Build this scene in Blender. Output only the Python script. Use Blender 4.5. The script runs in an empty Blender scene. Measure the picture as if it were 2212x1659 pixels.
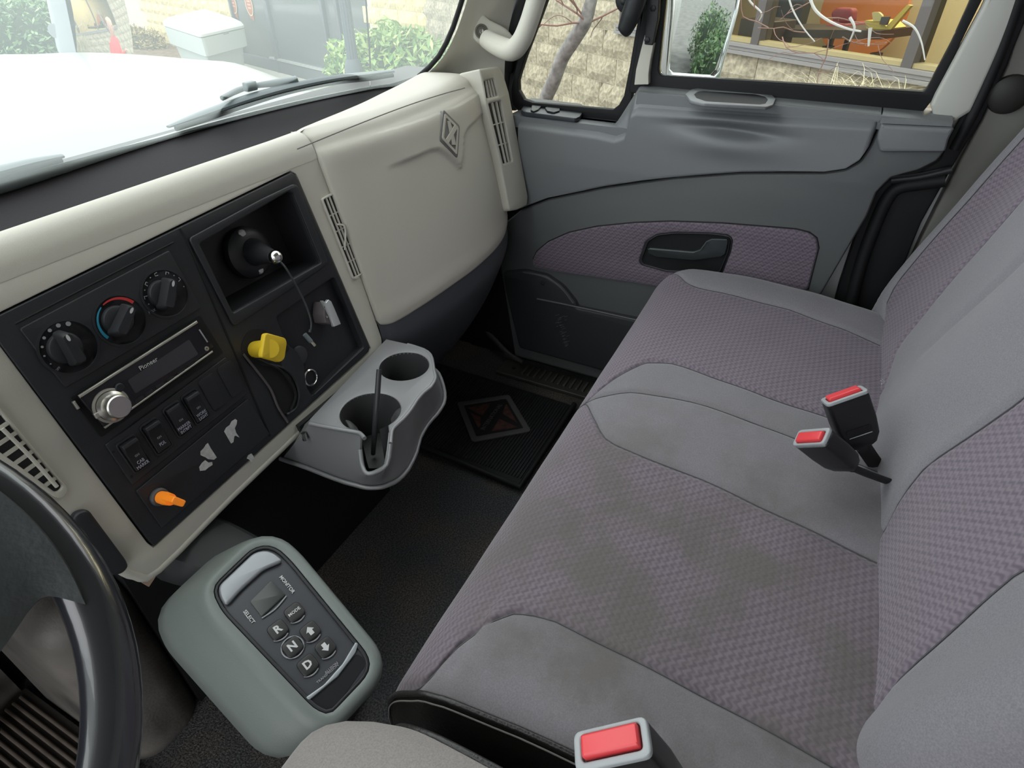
import bpy, bmesh, math, random
import numpy as np
from mathutils import Vector, Matrix
random.seed(7); RNG = np.random.default_rng(7)
SC = bpy.context.scene; COL = SC.collection

# ---------------------------------------------------------------- camera
HEAD = math.radians(26.5); PITCH = math.atan(970/1300); FPX = 1300.0
CAM = np.array([0, 0, 1.0])
_d = np.array([math.cos(HEAD), math.sin(HEAD), 0]); _r = np.array([math.sin(HEAD), -math.cos(HEAD), 0]); _z = np.array([0, 0, 1.])
_fw = _d*math.cos(PITCH) - _z*math.sin(PITCH); _up = _d*math.sin(PITCH) + _z*math.cos(PITCH)
cd = bpy.data.cameras.new('camera'); cam = bpy.data.objects.new('camera', cd); COL.objects.link(cam)
cd.sensor_width = 36; cd.lens = 36*FPX/2212; cd.clip_start = .02; cd.clip_end = 200
M = Matrix((( _r[0], _up[0], -_fw[0], 0), (_r[1], _up[1], -_fw[1], 0), (_r[2], _up[2], -_fw[2], 1.0), (0, 0, 0, 1)))
cam.matrix_world = M; SC.camera = cam

# ---------------------------------------------------------------- world and light
W = bpy.data.worlds.new('overcast'); SC.world = W; W.use_nodes = True
wn = W.node_tree.nodes; wl = W.node_tree.links; bg = wn['Background']
tc = wn.new('ShaderNodeTexCoord'); sx = wn.new('ShaderNodeSeparateXYZ'); cr = wn.new('ShaderNodeValToRGB')
wl.new(tc.outputs['Generated'], sx.inputs[0]); wl.new(sx.outputs['Z'], cr.inputs[0]); wl.new(cr.outputs[0], bg.inputs[0])
cr.color_ramp.elements[0].position = 0.0; cr.color_ramp.elements[0].color = (.80, .86, .92, 1)
cr.color_ramp.elements[1].position = .6; cr.color_ramp.elements[1].color = (.96, .98, 1.0, 1)
bg.inputs[1].default_value = 2.6
vs = SC.view_settings; vs.view_transform = 'Standard'; vs.look = 'None'; vs.gamma = 1; vs.use_curve_mapping = False
vs.exposure = 0.22
SC.cycles.max_bounces = 10; SC.cycles.diffuse_bounces = 5; SC.cycles.transparent_max_bounces = 16
SC.cycles.caustics_reflective = False; SC.cycles.caustics_refractive = False

# ---------------------------------------------------------------- picture measurements -> points in the cab
def ray(u, v): return _fw*FPX + _r*(u-1106) + _up*(829.5-v)
def PP(u, v, p, n):
    q = ray(u, v); n = np.array(n, float); return CAM + q*(n@(np.array(p, float)-CAM))/(n@q)
def PX(u, v, x): return PP(u, v, [x, 0, 0], [1, 0, 0])
def PY(u, v, y): return PP(u, v, [0, y, 0], [0, 1, 0])
def PZ(u, v, z): return PP(u, v, [0, 0, z], [0, 0, 1])

class Frame:
    """a plane with an origin, an outward normal and two axes"""
    def __init__(s, o, n, e1=None):
        s.o = np.array(o, float); s.n = np.array(n, float)/np.linalg.norm(n)
        if e1 is None: e1 = [1, 0, 0]
        e1 = np.array(e1, float); e1 -= s.n*(e1@s.n); s.e1 = e1/np.linalg.norm(e1); s.e2 = np.cross(s.n, s.e1)
    def at(s, u, v, h=0):
        q = PP(u, v, s.o+s.n*h, s.n)-s.o; return (q@s.e1, q@s.e2)
    def pts(s, L, h=0): return [s.at(u, v, h) for u, v in L]
    def w(s, a, b, h=0): return s.o+s.e1*a+s.e2*b+s.n*h
    def mat(s, a=0, b=0, h=0, rot=0):
        c, k = math.cos(rot), math.sin(rot); x = s.e1*c+s.e2*k; y = -s.e1*k+s.e2*c; o = s.w(a, b, h)
        return Matrix(((x[0], y[0], s.n[0], o[0]), (x[1], y[1], s.n[1], o[1]), (x[2], y[2], s.n[2], o[2]), (0, 0, 0, 1)))
    def shift(s, h): return Frame(s.o+s.n*h, s.n, s.e1)

# ---------------------------------------------------------------- materials
MATS = {}
def s2l(c): return tuple((x/255/12.92 if x/255 <= .04045 else ((x/255+.055)/1.055)**2.4) for x in c)
def mat(name, col=(.5, .5, .5), rough=.5, metal=0, spec=.5, var=0, vscale=30, bump=0, bscale=400, emit=0, alpha=None, coat=0, fuzz=0, vcol=None, detail=3):
    if name in MATS: return MATS[name]
    m = bpy.data.materials.new(name); m.use_nodes = True; N = m.node_tree.nodes; L = m.node_tree.links; b = N['Principled BSDF']
    b.inputs['Base Color'].default_value = (*col, 1); b.inputs['Roughness'].default_value = rough; b.inputs['Metallic'].default_value = metal
    b.inputs['Specular IOR Level'].default_value = spec; b.inputs['Coat Weight'].default_value = coat
    if fuzz: b.inputs['Sheen Weight'].default_value = fuzz; b.inputs['Sheen Roughness'].default_value = .4
    if emit: b.inputs['Emission Color'].default_value = (*col, 1); b.inputs['Emission Strength'].default_value = emit
    t = N.new('ShaderNodeTexCoord')
    if var or vcol:
        n = N.new('ShaderNodeTexNoise'); n.inputs['Scale'].default_value = vscale; n.inputs['Detail'].default_value = detail; L.new(t.outputs['Object'], n.inputs['Vector'])
        r = N.new('ShaderNodeValToRGB'); L.new(n.outputs['Fac'], r.inputs[0]); r.color_ramp.elements[0].position = .32; r.color_ramp.elements[1].position = .68
        c2 = vcol if vcol else tuple(max(0, x*(1+var)) for x in col); c1 = col if vcol else tuple(x*(1-var) for x in col)
        r.color_ramp.elements[0].color = (*c1, 1); r.color_ramp.elements[1].color = (*c2, 1); L.new(r.outputs[0], b.inputs['Base Color'])
    if bump:
        n = N.new('ShaderNodeTexNoise'); n.inputs['Scale'].default_value = bscale; n.inputs['Detail'].default_value = 2; L.new(t.outputs['Object'], n.inputs['Vector'])
        k = N.new('ShaderNodeBump'); k.inputs['Strength'].default_value = bump; k.inputs['Distance'].default_value = .002; L.new(n.outputs['Fac'], k.inputs['Height']); L.new(k.outputs[0], b.inputs['Normal'])
    MATS[name] = m; return m

BEIGE = mat('beige_soft_plastic', (.56, .54, .47), .55, bump=.12, bscale=900)
BEIGE2 = mat('beige_lid_plastic', (.52, .495, .43), .5, bump=.12, bscale=900)
BLK = mat('black_panel_plastic', (.024, .025, .028), .42, bump=.1, bscale=900, spec=.4)
BLK2 = mat('black_recess_plastic', (.012, .012, .014), .5)
RUB = mat('black_rubber', (.012, .012, .013), .6, spec=.3)
DGREY = mat('door_grey_plastic', (.165, .172, .180), .48, spec=.85, bump=.1, bscale=800)
DGREY2 = mat('door_lower_grey_plastic', (.104, .110, .111), .5, bump=.1, bscale=800)
KNEE = mat('knee_cover_grey_plastic', (.07, .075, .085), .45, bump=.1, bscale=800)
POD = mat('selector_pod_grey', (.19, .215, .2), .42, bump=.08, bscale=800)
SILV = mat('tray_silver_grey', (.26, .26, .265), .42, metal=.25, bump=.05, bscale=900)
CHR = mat('chrome', (.8, .8, .8), .15, metal=1)
BRUSH = mat('brushed_metal', (.6, .58, .54), .3, metal=1)
WHT = mat('white_print', (.62, .62, .62), .6)
DIM = mat('faded_print', (.36, .36, .38), .6)
YEL = mat('yellow_knob_plastic', (.80, .55, .03), .4)
RED = mat('red_button_plastic', (.75, .06, .07), .3)
RIM = mat('buckle_rim_grey', (.35, .37, .38), .35)
AMB = mat('amber_knob_glow', (.9, .25, .02), .25, emit=.25)  # knob is no lamp; faint emission stands in for its translucency

def pattern_fabric(name, c1, c2, plane='XY', stain=0, front=None):
    """woven cloth with rows of small interlocking hooks"""
    m = bpy.data.materials.new(name); m.use_nodes = True; N = m.node_tree.nodes; L = m.node_tree.links; b = N['Principled BSDF']
    b.inputs['Roughness'].default_value = .85; b.inputs['Specular IOR Level'].default_value = .2; b.inputs['Sheen Weight'].default_value = .35; b.inputs['Sheen Roughness'].default_value = .4
    t = N.new('ShaderNodeTexCoord'); s = N.new('ShaderNodeSeparateXYZ'); L.new(t.outputs['Object'], s.inputs[0])
    def ma(op, a, bb=None):
        x = N.new('ShaderNodeMath'); x.operation = op
        for i, q in enumerate((a, bb)):
            if q is None: continue
            if isinstance(q, (int, float)): x.inputs[i].default_value = q
            else: L.new(q, x.inputs[i])
        return x.outputs[0]
    A = s.outputs[plane[0]]; B = s.outputs[plane[1]]
    if plane == 'XY': B = ma('SUBTRACT', B, s.outputs['Z'])
    zig = ma('MULTIPLY', ma('SINE', ma('MULTIPLY', A, 2*math.pi/.0075)), 1.25)
    row = ma('SINE', ma('ADD', ma('MULTIPLY', B, 2*math.pi/.0074), zig))
    hook = ma('SINE', ma('ADD', ma('MULTIPLY', A, 2*math.pi/.0128), ma('MULTIPLY', B, math.pi/.0074)))
    f = ma('MULTIPLY', ma('ADD', ma('MULTIPLY', row, .7), ma('MULTIPLY', hook, .45)), 1.1)
    f = N_clamp(N, L, ma('ADD', ma('MULTIPLY', f, .55), .45))
    mx = N.new('ShaderNodeMix'); mx.data_type = 'RGBA'; L.new(f, mx.inputs[0]); mx.inputs[6].default_value = (*c1, 1); mx.inputs[7].default_value = (*c2, 1)
    out = add_stain(N, L, t, mx.outputs[2], stain)
    L.new(out, b.inputs['Base Color'])
    k = N.new('ShaderNodeBump'); k.inputs['Strength'].default_value = .35; k.inputs['Distance'].default_value = .0012; L.new(f, k.inputs['Height']); L.new(k.outputs[0], b.inputs['Normal'])
    return m
def N_clamp(N, L, x):
    c = N.new('ShaderNodeClamp'); L.new(x, c.inputs[0]); return c.outputs[0]
def add_stain(N, L, t, src, amt):
    if not amt: return src
    n = N.new('ShaderNodeTexNoise'); n.inputs['Scale'].default_value = 11; n.inputs['Detail'].default_value = 7; n.inputs['Roughness'].default_value = .62; L.new(t.outputs['Object'], n.inputs['Vector'])
    r = N.new('ShaderNodeMapRange'); r.inputs[1].default_value = .40; r.inputs[2].default_value = .60; L.new(n.outputs['Fac'], r.inputs[0])
    # dirt is rubbed in around the middle place, less at its borders
    v = N.new('ShaderNodeVectorMath'); v.operation = 'DISTANCE'; L.new(t.outputs['Object'], v.inputs[0]); v.inputs[1].default_value = (.42, 0.0, .43)
    r2 = N.new('ShaderNodeMapRange'); r2.inputs[1].default_value = .46; r2.inputs[2].default_value = .16; r2.inputs[3].default_value = 0; r2.inputs[4].default_value = amt; L.new(v.outputs['Value'], r2.inputs[0])
    q = N.new('ShaderNodeMath'); q.operation = 'MULTIPLY_ADD'; L.new(r.outputs[0], q.inputs[0]); q.inputs[1].default_value = .78; q.inputs[2].default_value = .25
    p = N.new('ShaderNodeMath'); p.operation = 'MULTIPLY'; L.new(q.outputs[0], p.inputs[0]); L.new(r2.outputs[0], p.inputs[1])
    x = N.new('ShaderNodeMix'); x.data_type = 'RGBA'; L.new(p.outputs[0], x.inputs[0]); L.new(src, x.inputs[6]); x.inputs[7].default_value = (.128, .116, .108, 1)
    return x.outputs[2]
def plain_fabric(name, c, stain=0):
    m = bpy.data.materials.new(name); m.use_nodes = True; N = m.node_tree.nodes; L = m.node_tree.links; b = N['Principled BSDF']
    b.inputs['Roughness'].default_value = .85; b.inputs['Specular IOR Level'].default_value = .2; b.inputs['Sheen Weight'].default_value = .35; b.inputs['Sheen Roughness'].default_value = .4
    t = N.new('ShaderNodeTexCoord'); n = N.new('ShaderNodeTexNoise'); n.inputs['Scale'].default_value = 700; L.new(t.outputs['Object'], n.inputs['Vector'])
    r = N.new('ShaderNodeValToRGB'); L.new(n.outputs['Fac'], r.inputs[0]); r.color_ramp.elements[0].position = .3; r.color_ramp.elements[1].position = .7
    r.color_ramp.elements[0].color = (*[x*.85 for x in c], 1); r.color_ramp.elements[1].color = (*[x*1.12 for x in c], 1)
    L.new(add_stain(N, L, t, r.outputs[0], stain), b.inputs['Base Color'])
    k = N.new('ShaderNodeBump'); k.inputs['Strength'].default_value = .2; k.inputs['Distance'].default_value = .001; L.new(n.outputs['Fac'], k.inputs['Height']); L.new(k.outputs[0], b.inputs['Normal'])
    return m
PUR1 = (.215, .178, .212); PUR2 = (.135, .112, .14)
F_PUR = pattern_fabric('purple_woven_cloth', PUR1, PUR2, 'XY', .15)
F_PURS = pattern_fabric('purple_woven_cloth_soiled', PUR1, PUR2, 'XY', .84)
F_PURB = pattern_fabric('purple_woven_cloth_back', PUR1, PUR2, 'XZ', 0)
F_PURD = pattern_fabric('purple_woven_cloth_door', (.19, .155, .19), (.12, .095, .125), 'YZ', 0)
F_GRY = plain_fabric('grey_cloth', (.212, .202, .220), .75)
F_GRYB = plain_fabric('grey_cloth_back', (.212, .202, .220), 0)
VINYL = mat('black_vinyl', (.022, .02, .019), .38, bump=.3, bscale=300)
THREAD = mat('grey_thread', (.09, .09, .095), .8)

# ---------------------------------------------------------------- object helpers
def tag(o, label=None, cat=None, group=None, kind=None):
    if label: o['label'] = label
    if cat: o['category'] = cat
    if group: o['group'] = group
    if kind: o['kind'] = kind
    return o
def thing(name, label, cat, group=None, loc=(0, 0, 0), kind=None):
    o = bpy.data.objects.new(name, None); COL.objects.link(o); o.location = loc; o.empty_display_size = .05
    return tag(o, label, cat, group, kind)
def link(name, me, m=None, parent=None, smooth=False):
    o = bpy.data.objects.new(name, me); COL.objects.link(o)
    if m is not None and not me.materials: me.materials.append(m)
    if smooth and len(me.polygons): me.polygons.foreach_set('use_smooth', [True]*len(me.polygons))
    if parent is not None:
        o.parent = parent
        o.matrix_parent_inverse = world_of(parent).inverted()
    return o
def world_of(o):
    m = o.matrix_basis.copy() if o.parent is None else world_of(o.parent) @ o.matrix_parent_inverse @ o.matrix_basis
    return m
def from_py(name, V, Fc, m=None, parent=None, smooth=False):
    me = bpy.data.meshes.new(name); me.from_pydata([tuple(map(float, v)) for v in V], [], [tuple(int(i) for i in f) for f in Fc]); me.update()
    return link(name, me, m, parent, smooth)
def autosmooth(o, ang=35):
    me = o.data; bm = bmesh.new(); bm.from_mesh(me); bmesh.ops.recalc_face_normals(bm, faces=bm.faces)
    for e in bm.edges: e.smooth = len(e.link_faces) == 2 and e.calc_face_angle(0) < math.radians(ang)
    for f in bm.faces: f.smooth = True
    bm.to_mesh(me); bm.free(); return o
def bm_obj(name, bm, m=None, parent=None, ang=35):
    me = bpy.data.meshes.new(name); bm.to_mesh(me); bm.free(); o = link(name, me, m, parent); return autosmooth(o, ang)
def bev(o, w, seg=3, ang=30):
    b = o.modifiers.new('bevel', 'BEVEL'); b.width = w; b.segments = seg; b.limit_method = 'ANGLE'; b.angle_limit = math.radians(ang); b.harden_normals = True
    return o
def subs(o, n=2):
    s = o.modifiers.new('sub', 'SUBSURF'); s.levels = n; s.render_levels = n; return o
def box(name, c, s, m, parent=None, R=None, bw=0, seg=2):
    """c centre, s full sizes, R 4x4 local frame"""
    V = [Vector(((i & 1)-.5, ((i >> 1) & 1)-.5, ((i >> 2) & 1)-.5)) for i in range(8)]
    V = [Vector((v.x*s[0], v.y*s[1], v.z*s[2]))+Vector(c) for v in V]
    if R is not None: V = [R @ v for v in V]
    F = [(0, 2, 3, 1), (4, 5, 7, 6), (0, 1, 5, 4), (2, 6, 7, 3), (0, 4, 6, 2), (1, 3, 7, 5)]
    o = from_py(name, V, F, m, parent); autosmooth(o)
    if bw: bev(o, bw, seg)
    return o
def fillet(P, r, n=5):
    """round the corners of a 2D polygon; r scalar or list"""
    P = [np.array(p, float) for p in P]; out = []; k = len(P)
    for i in range(k):
        a, b, c = P[i-1], P[i], P[(i+1) % k]; rr = r[i] if isinstance(r, (list, tuple)) else r
        d1 = a-b; d2 = c-b; l1 = np.linalg.norm(d1); l2 = np.linalg.norm(d2)
        if rr <= 0 or l1 < 1e-9 or l2 < 1e-9: out.append(tuple(b)); continue
        t = min(rr, l1*.49, l2*.49); p0 = b+d1/l1*t; p1 = b+d2/l2*t
        for j in range(n+1):
            s = j/n; out.append(tuple((1-s)**2*p0+2*s*(1-s)*b+s*s*p1))
    return out
def smooth_loop(P, n=6, closed=True):
    P = [np.array(p, float) for p in P]; k = len(P); out = []
    rng = range(k) if closed else range(k-1)
    for i in rng:
        if closed: a, b, c, d = P[i-1], P[i], P[(i+1) % k], P[(i+2) % k]
        else: a, b, c, d = P[max(i-1, 0)], P[i], P[i+1], P[min(i+2, k-1)]
        for j in range(n):
            t = j/n; out.append(.5*((2*b)+(c-a)*t+(2*a-5*b+4*c-d)*t*t+(3*b-a-3*c+d)*t**3))
    if not closed: out.append(P[-1])
    return out
def curve_mesh(cu):
    o = bpy.data.objects.new('tmp', cu); COL.objects.link(o); bpy.context.view_layer.update()
    dg = bpy.context.evaluated_depsgraph_get(); me = bpy.data.meshes.new_from_object(o.evaluated_get(dg)); bpy.data.objects.remove(o); bpy.data.curves.remove(cu); return me
def plate(name, fr, loops, d0, d1, m, parent=None, bw=0, res=2, pull=True):
    """flat piece with holes; loops are 2D point lists in the frame; spans d0..d1 along the normal"""
    cu = bpy.data.curves.new(name, 'CURVE'); cu.dimensions = '2D'; cu.fill_mode = 'BOTH'
    for lp in loops:
        s = cu.splines.new('POLY'); s.points.add(len(lp)-1); s.use_cyclic_u = True
        for i, p in enumerate(lp): s.points[i].co = (p[0], p[1], 0, 1)
    h = (d1-d0)/2; bw = min(bw, h*.95); cu.extrude = h-bw; cu.bevel_depth = bw; cu.bevel_resolution = res; cu.offset = -bw if bw else 0
    me = curve_mesh(cu); me.name = name
    bm = bmesh.new(); bm.from_mesh(me); bmesh.ops.remove_doubles(bm, verts=bm.verts, dist=1e-6)
    bmesh.ops.transform(bm, matrix=fr.mat(0, 0, (d0+d1)/2), verts=bm.verts); bm.to_mesh(me); bm.free()
    me.materials.clear(); o = link(name, me, m, parent); autosmooth(o, 30); return o
def text(name, s, fr, a, b, size, m, parent=None, rot=0, h=0, ext=.0002, align='CENTER', sx=1.0, bold=0):
    cu = bpy.data.curves.new(name, 'FONT'); cu.body = s; cu.size = size; cu.extrude = ext; cu.align_x = align; cu.align_y = 'CENTER'; cu.offset = bold; cu.resolution_u = 2
    me = curve_mesh(cu); me.name = name
    me.transform(Matrix.Diagonal((sx, 1, 1, 1))); me.transform(fr.mat(a, b, h+ext, rot)); me.materials.clear(); return link(name, me, m, parent)
def ngon(n, r, cx=0, cy=0, ry=None, ph=0):
    ry = r if ry is None else ry
    return [(cx+r*math.cos(ph+2*math.pi*i/n), cy+ry*math.sin(ph+2*math.pi*i/n)) for i in range(n)]
def lathe(name, prof, mtx, m, parent=None, n=32, ang=35):
    V = []; F = []
    for r, h in prof:
        for i in range(n): a = 2*math.pi*i/n; V.append(mtx @ Vector((r*math.cos(a), r*math.sin(a), h)))
    for j in range(len(prof)-1):
        for i in range(n): F.append((j*n+i, j*n+(i+1) % n, (j+1)*n+(i+1) % n, (j+1)*n+i))
    F.append(tuple(range(n))[::-1]); F.append(tuple((len(prof)-1)*n+i for i in range(n)))
    o = from_py(name, V, F, m, parent); return autosmooth(o, ang)
def tube(name, path, r, m, parent=None, n=10, sm=5, flat=1.0, flat_dir=None):
    P = smooth_loop(path, sm, False) if sm > 1 else [np.array(p, float) for p in path]
    k = len(P); R = np.interp(np.linspace(0, 1, k), np.linspace(0, 1, len(r)), r) if hasattr(r, '__len__') else [r]*k
    V = []; F = []; prev = np.array([0, 0, 1.]) if flat_dir is None else np.array(flat_dir, float)
    for i in range(k):
        t = P[min(i+1, k-1)]-P[max(i-1, 0)]; t = t/(np.linalg.norm(t)+1e-12)
        a = prev-t*(prev@t)
        if np.linalg.norm(a) < 1e-4: a = np.array([1., 0, 0])-t*t[0]
        a /= np.linalg.norm(a); b = np.cross(t, a); prev = a if flat_dir is None else prev
        for j in range(n): q = 2*math.pi*j/n; V.append(P[i]+(a*math.cos(q)*flat+b*math.sin(q))*R[i])
    for i in range(k-1):
        for j in range(n): F.append((i*n+j, i*n+(j+1) % n, (i+1)*n+(j+1) % n, (i+1)*n+j))
    F.append(tuple(range(n))[::-1]); F.append(tuple((k-1)*n+j for j in range(n)))
    o = from_py(name, V, F, m, parent); return autosmooth(o, 50)
def dense(P, a=6, b=6):
    """Catmull-Rom refine of a control grid"""
    P = np.array(P, float)
    rows = np.array([np.array(smooth_loop(list(r), b, False)) for r in P])
    cols = [np.array(smooth_loop(list(rows[:, j]), a, False)) for j in range(rows.shape[1])]
    return np.array(cols).transpose(1, 0, 2)
def grid(name, P, m, parent=None, thick=0, ang=40, flip=False, closed_u=False):
    P = np.array(P, float); nr, nc = P.shape[:2]; V = P.reshape(-1, 3); F = []
    for i in range(nr-1):
        for j in range(nc-(0 if closed_u else 1)):
            j2 = (j+1) % nc; f = (i*nc+j, i*nc+j2, (i+1)*nc+j2, (i+1)*nc+j)
            F.append(f[::-1] if flip else f)
    me = bpy.data.meshes.new(name); me.from_pydata([tuple(v) for v in V], [], F)
    bm = bmesh.new(); bm.from_mesh(me); bmesh.ops.remove_doubles(bm, verts=bm.verts, dist=1e-5)
    for e in bm.edges: e.smooth = len(e.link_faces) == 2 and e.calc_face_angle(0) < math.radians(ang)
    for f in bm.faces: f.smooth = True
    bm.to_mesh(me); bm.free(); o = link(name, me, m, parent)
    if thick: s = o.modifiers.new('solid', 'SOLIDIFY'); s.thickness = thick; s.offset = -1
    return o
def loft(name, loops, m, parent=None, cap0=True, cap1=True, ang=40):
    n = len(loops[0]); V = [p for l in loops for p in l]; F = []
    for i in range(len(loops)-1):
        for j in range(n): F.append((i*n+j, i*n+(j+1) % n, (i+1)*n+(j+1) % n, (i+1)*n+j))
    if cap0: F.append(tuple(range(n))[::-1])
    if cap1: F.append(tuple((len(loops)-1)*n+j for j in range(n)))
    o = from_py(name, V, F, m, parent); return autosmooth(o, ang)
def resample(P, n):
    P = [np.array(p, float) for p in P]; Q = P+[P[0]]; L = np.cumsum([0]+[np.linalg.norm(Q[i+1]-Q[i]) for i in range(len(P))])
    A = np.array(Q); t = np.linspace(0, L[-1], n, endpoint=False); return [np.array([np.interp(x, L, A[:, k]) for k in range(A.shape[1])]) for x in t]
def blob_cards(name, n, gen, size, m, parent=None, seed=1, aspect=.55):
    """n small leaf-shaped cards placed by gen(rng, n) -> points"""
    g = np.random.default_rng(seed); P = gen(g, n); k = len(P)
    a = g.normal(size=(k, 3)); a /= np.linalg.norm(a, axis=1)[:, None]; c = g.normal(size=(k, 3)); b = np.cross(a, c); b /= np.linalg.norm(b, axis=1)[:, None]
    s = size*(.6+.8*g.random(k))[:, None]; V = np.stack([P-a*s, P+b*s*aspect*.6, P+a*s, P-b*s*aspect*.6], 1).reshape(-1, 3)
    me = bpy.data.meshes.new(name); me.vertices.add(4*k); me.vertices.foreach_set('co', V.ravel()); me.loops.add(4*k); me.loops.foreach_set('vertex_index', np.arange(4*k, dtype=np.int32))
    me.polygons.add(k); me.polygons.foreach_set('loop_start', np.arange(0, 4*k, 4, dtype=np.int32)); me.polygons.foreach_set('loop_total', np.full(k, 4, dtype=np.int32)); me.update(calc_edges=True); me.validate()
    return link(name, me, m, parent)
# ================================================================ cab shell
def struct(name, o_or_none=None, label=None):
    o = o_or_none if o_or_none is not None else bpy.data.objects.new(name, None)
    if o_or_none is None: COL.objects.link(o)
    o['kind'] = 'structure'
    if label: o['label'] = label
    return o
FLOORM = mat('worn_rubber_floor', (.026, .027, .030), .6, bump=1.0, bscale=420)
def floor_nodes():
    N = FLOORM.node_tree.nodes; L = FLOORM.node_tree.links; b = N['Principled BSDF']; t = N.new('ShaderNodeTexCoord')
    a = N.new('ShaderNodeTexNoise'); a.inputs['Scale'].default_value = 7; a.inputs['Detail'].default_value = 4; L.new(t.outputs['Object'], a.inputs['Vector'])
    c = N.new('ShaderNodeTexNoise'); c.inputs['Scale'].default_value = 330; c.inputs['Detail'].default_value = 2; L.new(t.outputs['Object'], c.inputs['Vector'])
    r1 = N.new('ShaderNodeValToRGB'); L.new(a.outputs['Fac'], r1.inputs[0]); e = r1.color_ramp.elements; e[0].position = .42; e[0].color = (.036, .038, .042, 1); e[1].position = .78; e[1].color = (.075, .058, .046, 1)
    r2 = N.new('ShaderNodeValToRGB'); L.new(c.outputs['Fac'], r2.inputs[0]); e = r2.color_ramp.elements; e[0].position = .38; e[0].color = (.35, .35, .35, 1); e[1].position = .68; e[1].color = (2.4, 2.4, 2.3, 1)
    m = N.new('ShaderNodeMix'); m.data_type = 'RGBA'; m.blend_type = 'MULTIPLY'; m.inputs[0].default_value = 1; L.new(r1.outputs[0], m.inputs[6]); L.new(r2.outputs[0], m.inputs[7]); L.new(m.outputs[2], b.inputs['Base Color'])
floor_nodes()
LINER = mat('cab_liner_beige', (.40, .39, .35), .7, bump=.1)
PILL2 = mat('back_pillar_trim_grey', (.17, .165, .145), .6)
struct('floor', box('floor', (.35, .2, -.02), (2.1, 1.7, .04), FLOORM), 'black worn rubber cab floor')
struct('ceiling', box('ceiling', (.35, -.1, 1.57), (2.1, 1.25, .04), LINER), 'beige cab roof lining')
struct('wall_back', box('wall_back', (.35, -.60, .77), (2.1, .04, 1.58), LINER), 'beige rear cab wall')
fwall = struct('wall_front', box('wall_front', (.35, .98, .34), (2.1, .04, .76), BLK2), 'dark firewall under the dashboard')
box('lower_dash_closure', (.46, .70, .20), (.52, .07, .44), mat('under_dash_black', (.009, .009, .010), .7), fwall)
box('foot_wall', (-.25, .955, .25), (.66, .03, .5), mat('worn_taupe_rubber', (.15, .135, .12), .5, var=.4, vscale=9, bump=.3, bscale=200), fwall)
box('cowl_closure', (.35, .93, .73), (2.06, .1, .02), BLK2, fwall)
wl_ = struct('wall_left', box('wall_left', (-.68, -.42, .77), (.04, .36, 1.56), LINER), 'left cab side behind the open driver door')
box('sill', (-.68, .3, .04), (.06, 1.3, .1), BLK2, wl_)
box('front_pillar', (-.67, .84, .4), (.06, .26, .82), BLK2, wl_)
tube('screen_pillar', [(-.66, .84, .76), (-.64, .62, 1.15), (-.62, .36, 1.56)], .045, LINER, wl_)

# ---- windshield
zb0 = .748
gpx = [PZ(u, v, zb0) for u, v in [(0, 423), (130, 378), (270, 329), (418, 284), (530, 254), (647, 224), (770, 199), (905, 174)]]
gp = [(p[0], p[1]) for p in gpx] + [(1.21, .73)]
gp.sort(); xs_g = [p[0] for p in gp]; ys_g = [p[1] for p in gp]
def yb(x):
    xm = x if x > .33 else .66-x
    return float(np.interp(xm, xs_g, ys_g))
GX = np.linspace(-.62, 1.24, 60)
YB = np.array([yb(x) for x in GX]); YB = np.convolve(np.pad(YB, 3, mode='edge'), np.ones(7)/7, 'valid')
ROWS = []
for t in np.linspace(0, 1, 14): ROWS.append([(x*(1-.05*t)+.33*.05*t, y-.62*t+.06*math.sin(math.pi*t), zb0+.80*t) for x, y in zip(GX, YB)])
GL = bpy.data.materials.new('windshield_glass'); GL.use_nodes = True; N = GL.node_tree.nodes; L = GL.node_tree.links; N.remove(N['Principled BSDF'])
def glassmat(m, tint, haze, hazecol=(.8, .9, .85)):
    m.use_nodes = True; N = m.node_tree.nodes; L = m.node_tree.links
    for n in list(N):
        if n.type != 'OUTPUT_MATERIAL': N.remove(n)
    out = [n for n in N if n.type == 'OUTPUT_MATERIAL'][0]
    tr = N.new('ShaderNodeBsdfTransparent'); tr.inputs[0].default_value = (*tint, 1); gl = N.new('ShaderNodeBsdfGlossy'); gl.inputs['Roughness'].default_value = .02
    fr = N.new('ShaderNodeFresnel'); fr.inputs[0].default_value = 1.25; mx = N.new('ShaderNodeMixShader'); L.new(fr.outputs[0], mx.inputs[0]); L.new(tr.outputs[0], mx.inputs[1]); L.new(gl.outputs[0], mx.inputs[2])
    if haze:
        df = N.new('ShaderNodeBsdfTranslucent'); df.inputs[0].default_value = (*hazecol, 1); m2 = N.new('ShaderNodeMixShader'); m2.inputs[0].default_value = haze
        t = N.new('ShaderNodeTexCoord'); nz = N.new('ShaderNodeTexNoise'); nz.inputs['Scale'].default_value = 3; L.new(t.outputs['Object'], nz.inputs['Vector'])
        mr = N.new('ShaderNodeMapRange'); mr.inputs[3].default_value = haze*.7; mr.inputs[4].default_value = haze*1.3; L.new(nz.outputs['Fac'], mr.inputs[0]); L.new(mr.outputs[0], m2.inputs[0])
        L.new(mx.outputs[0], m2.inputs[1]); L.new(df.outputs[0], m2.inputs[2]); L.new(m2.outputs[0], out.inputs[0])
    else: L.new(mx.outputs[0], out.inputs[0])
    return m
GL = glassmat(GL, (.93, .965, .945), .20)
GL2 = glassmat(bpy.data.materials.new('door_glass'), (.93, .96, .94), .0)
win1 = struct('window_1', None, 'windshield')
grid('glass', ROWS, GL, win1)
FRIT = mat('black_glass_border', (.05, .065, .075), .5)
ys = []
fr_rows = [[np.array(p)+np.array([0, .005, 0]) for p in ROWS[0]], []]
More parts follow.
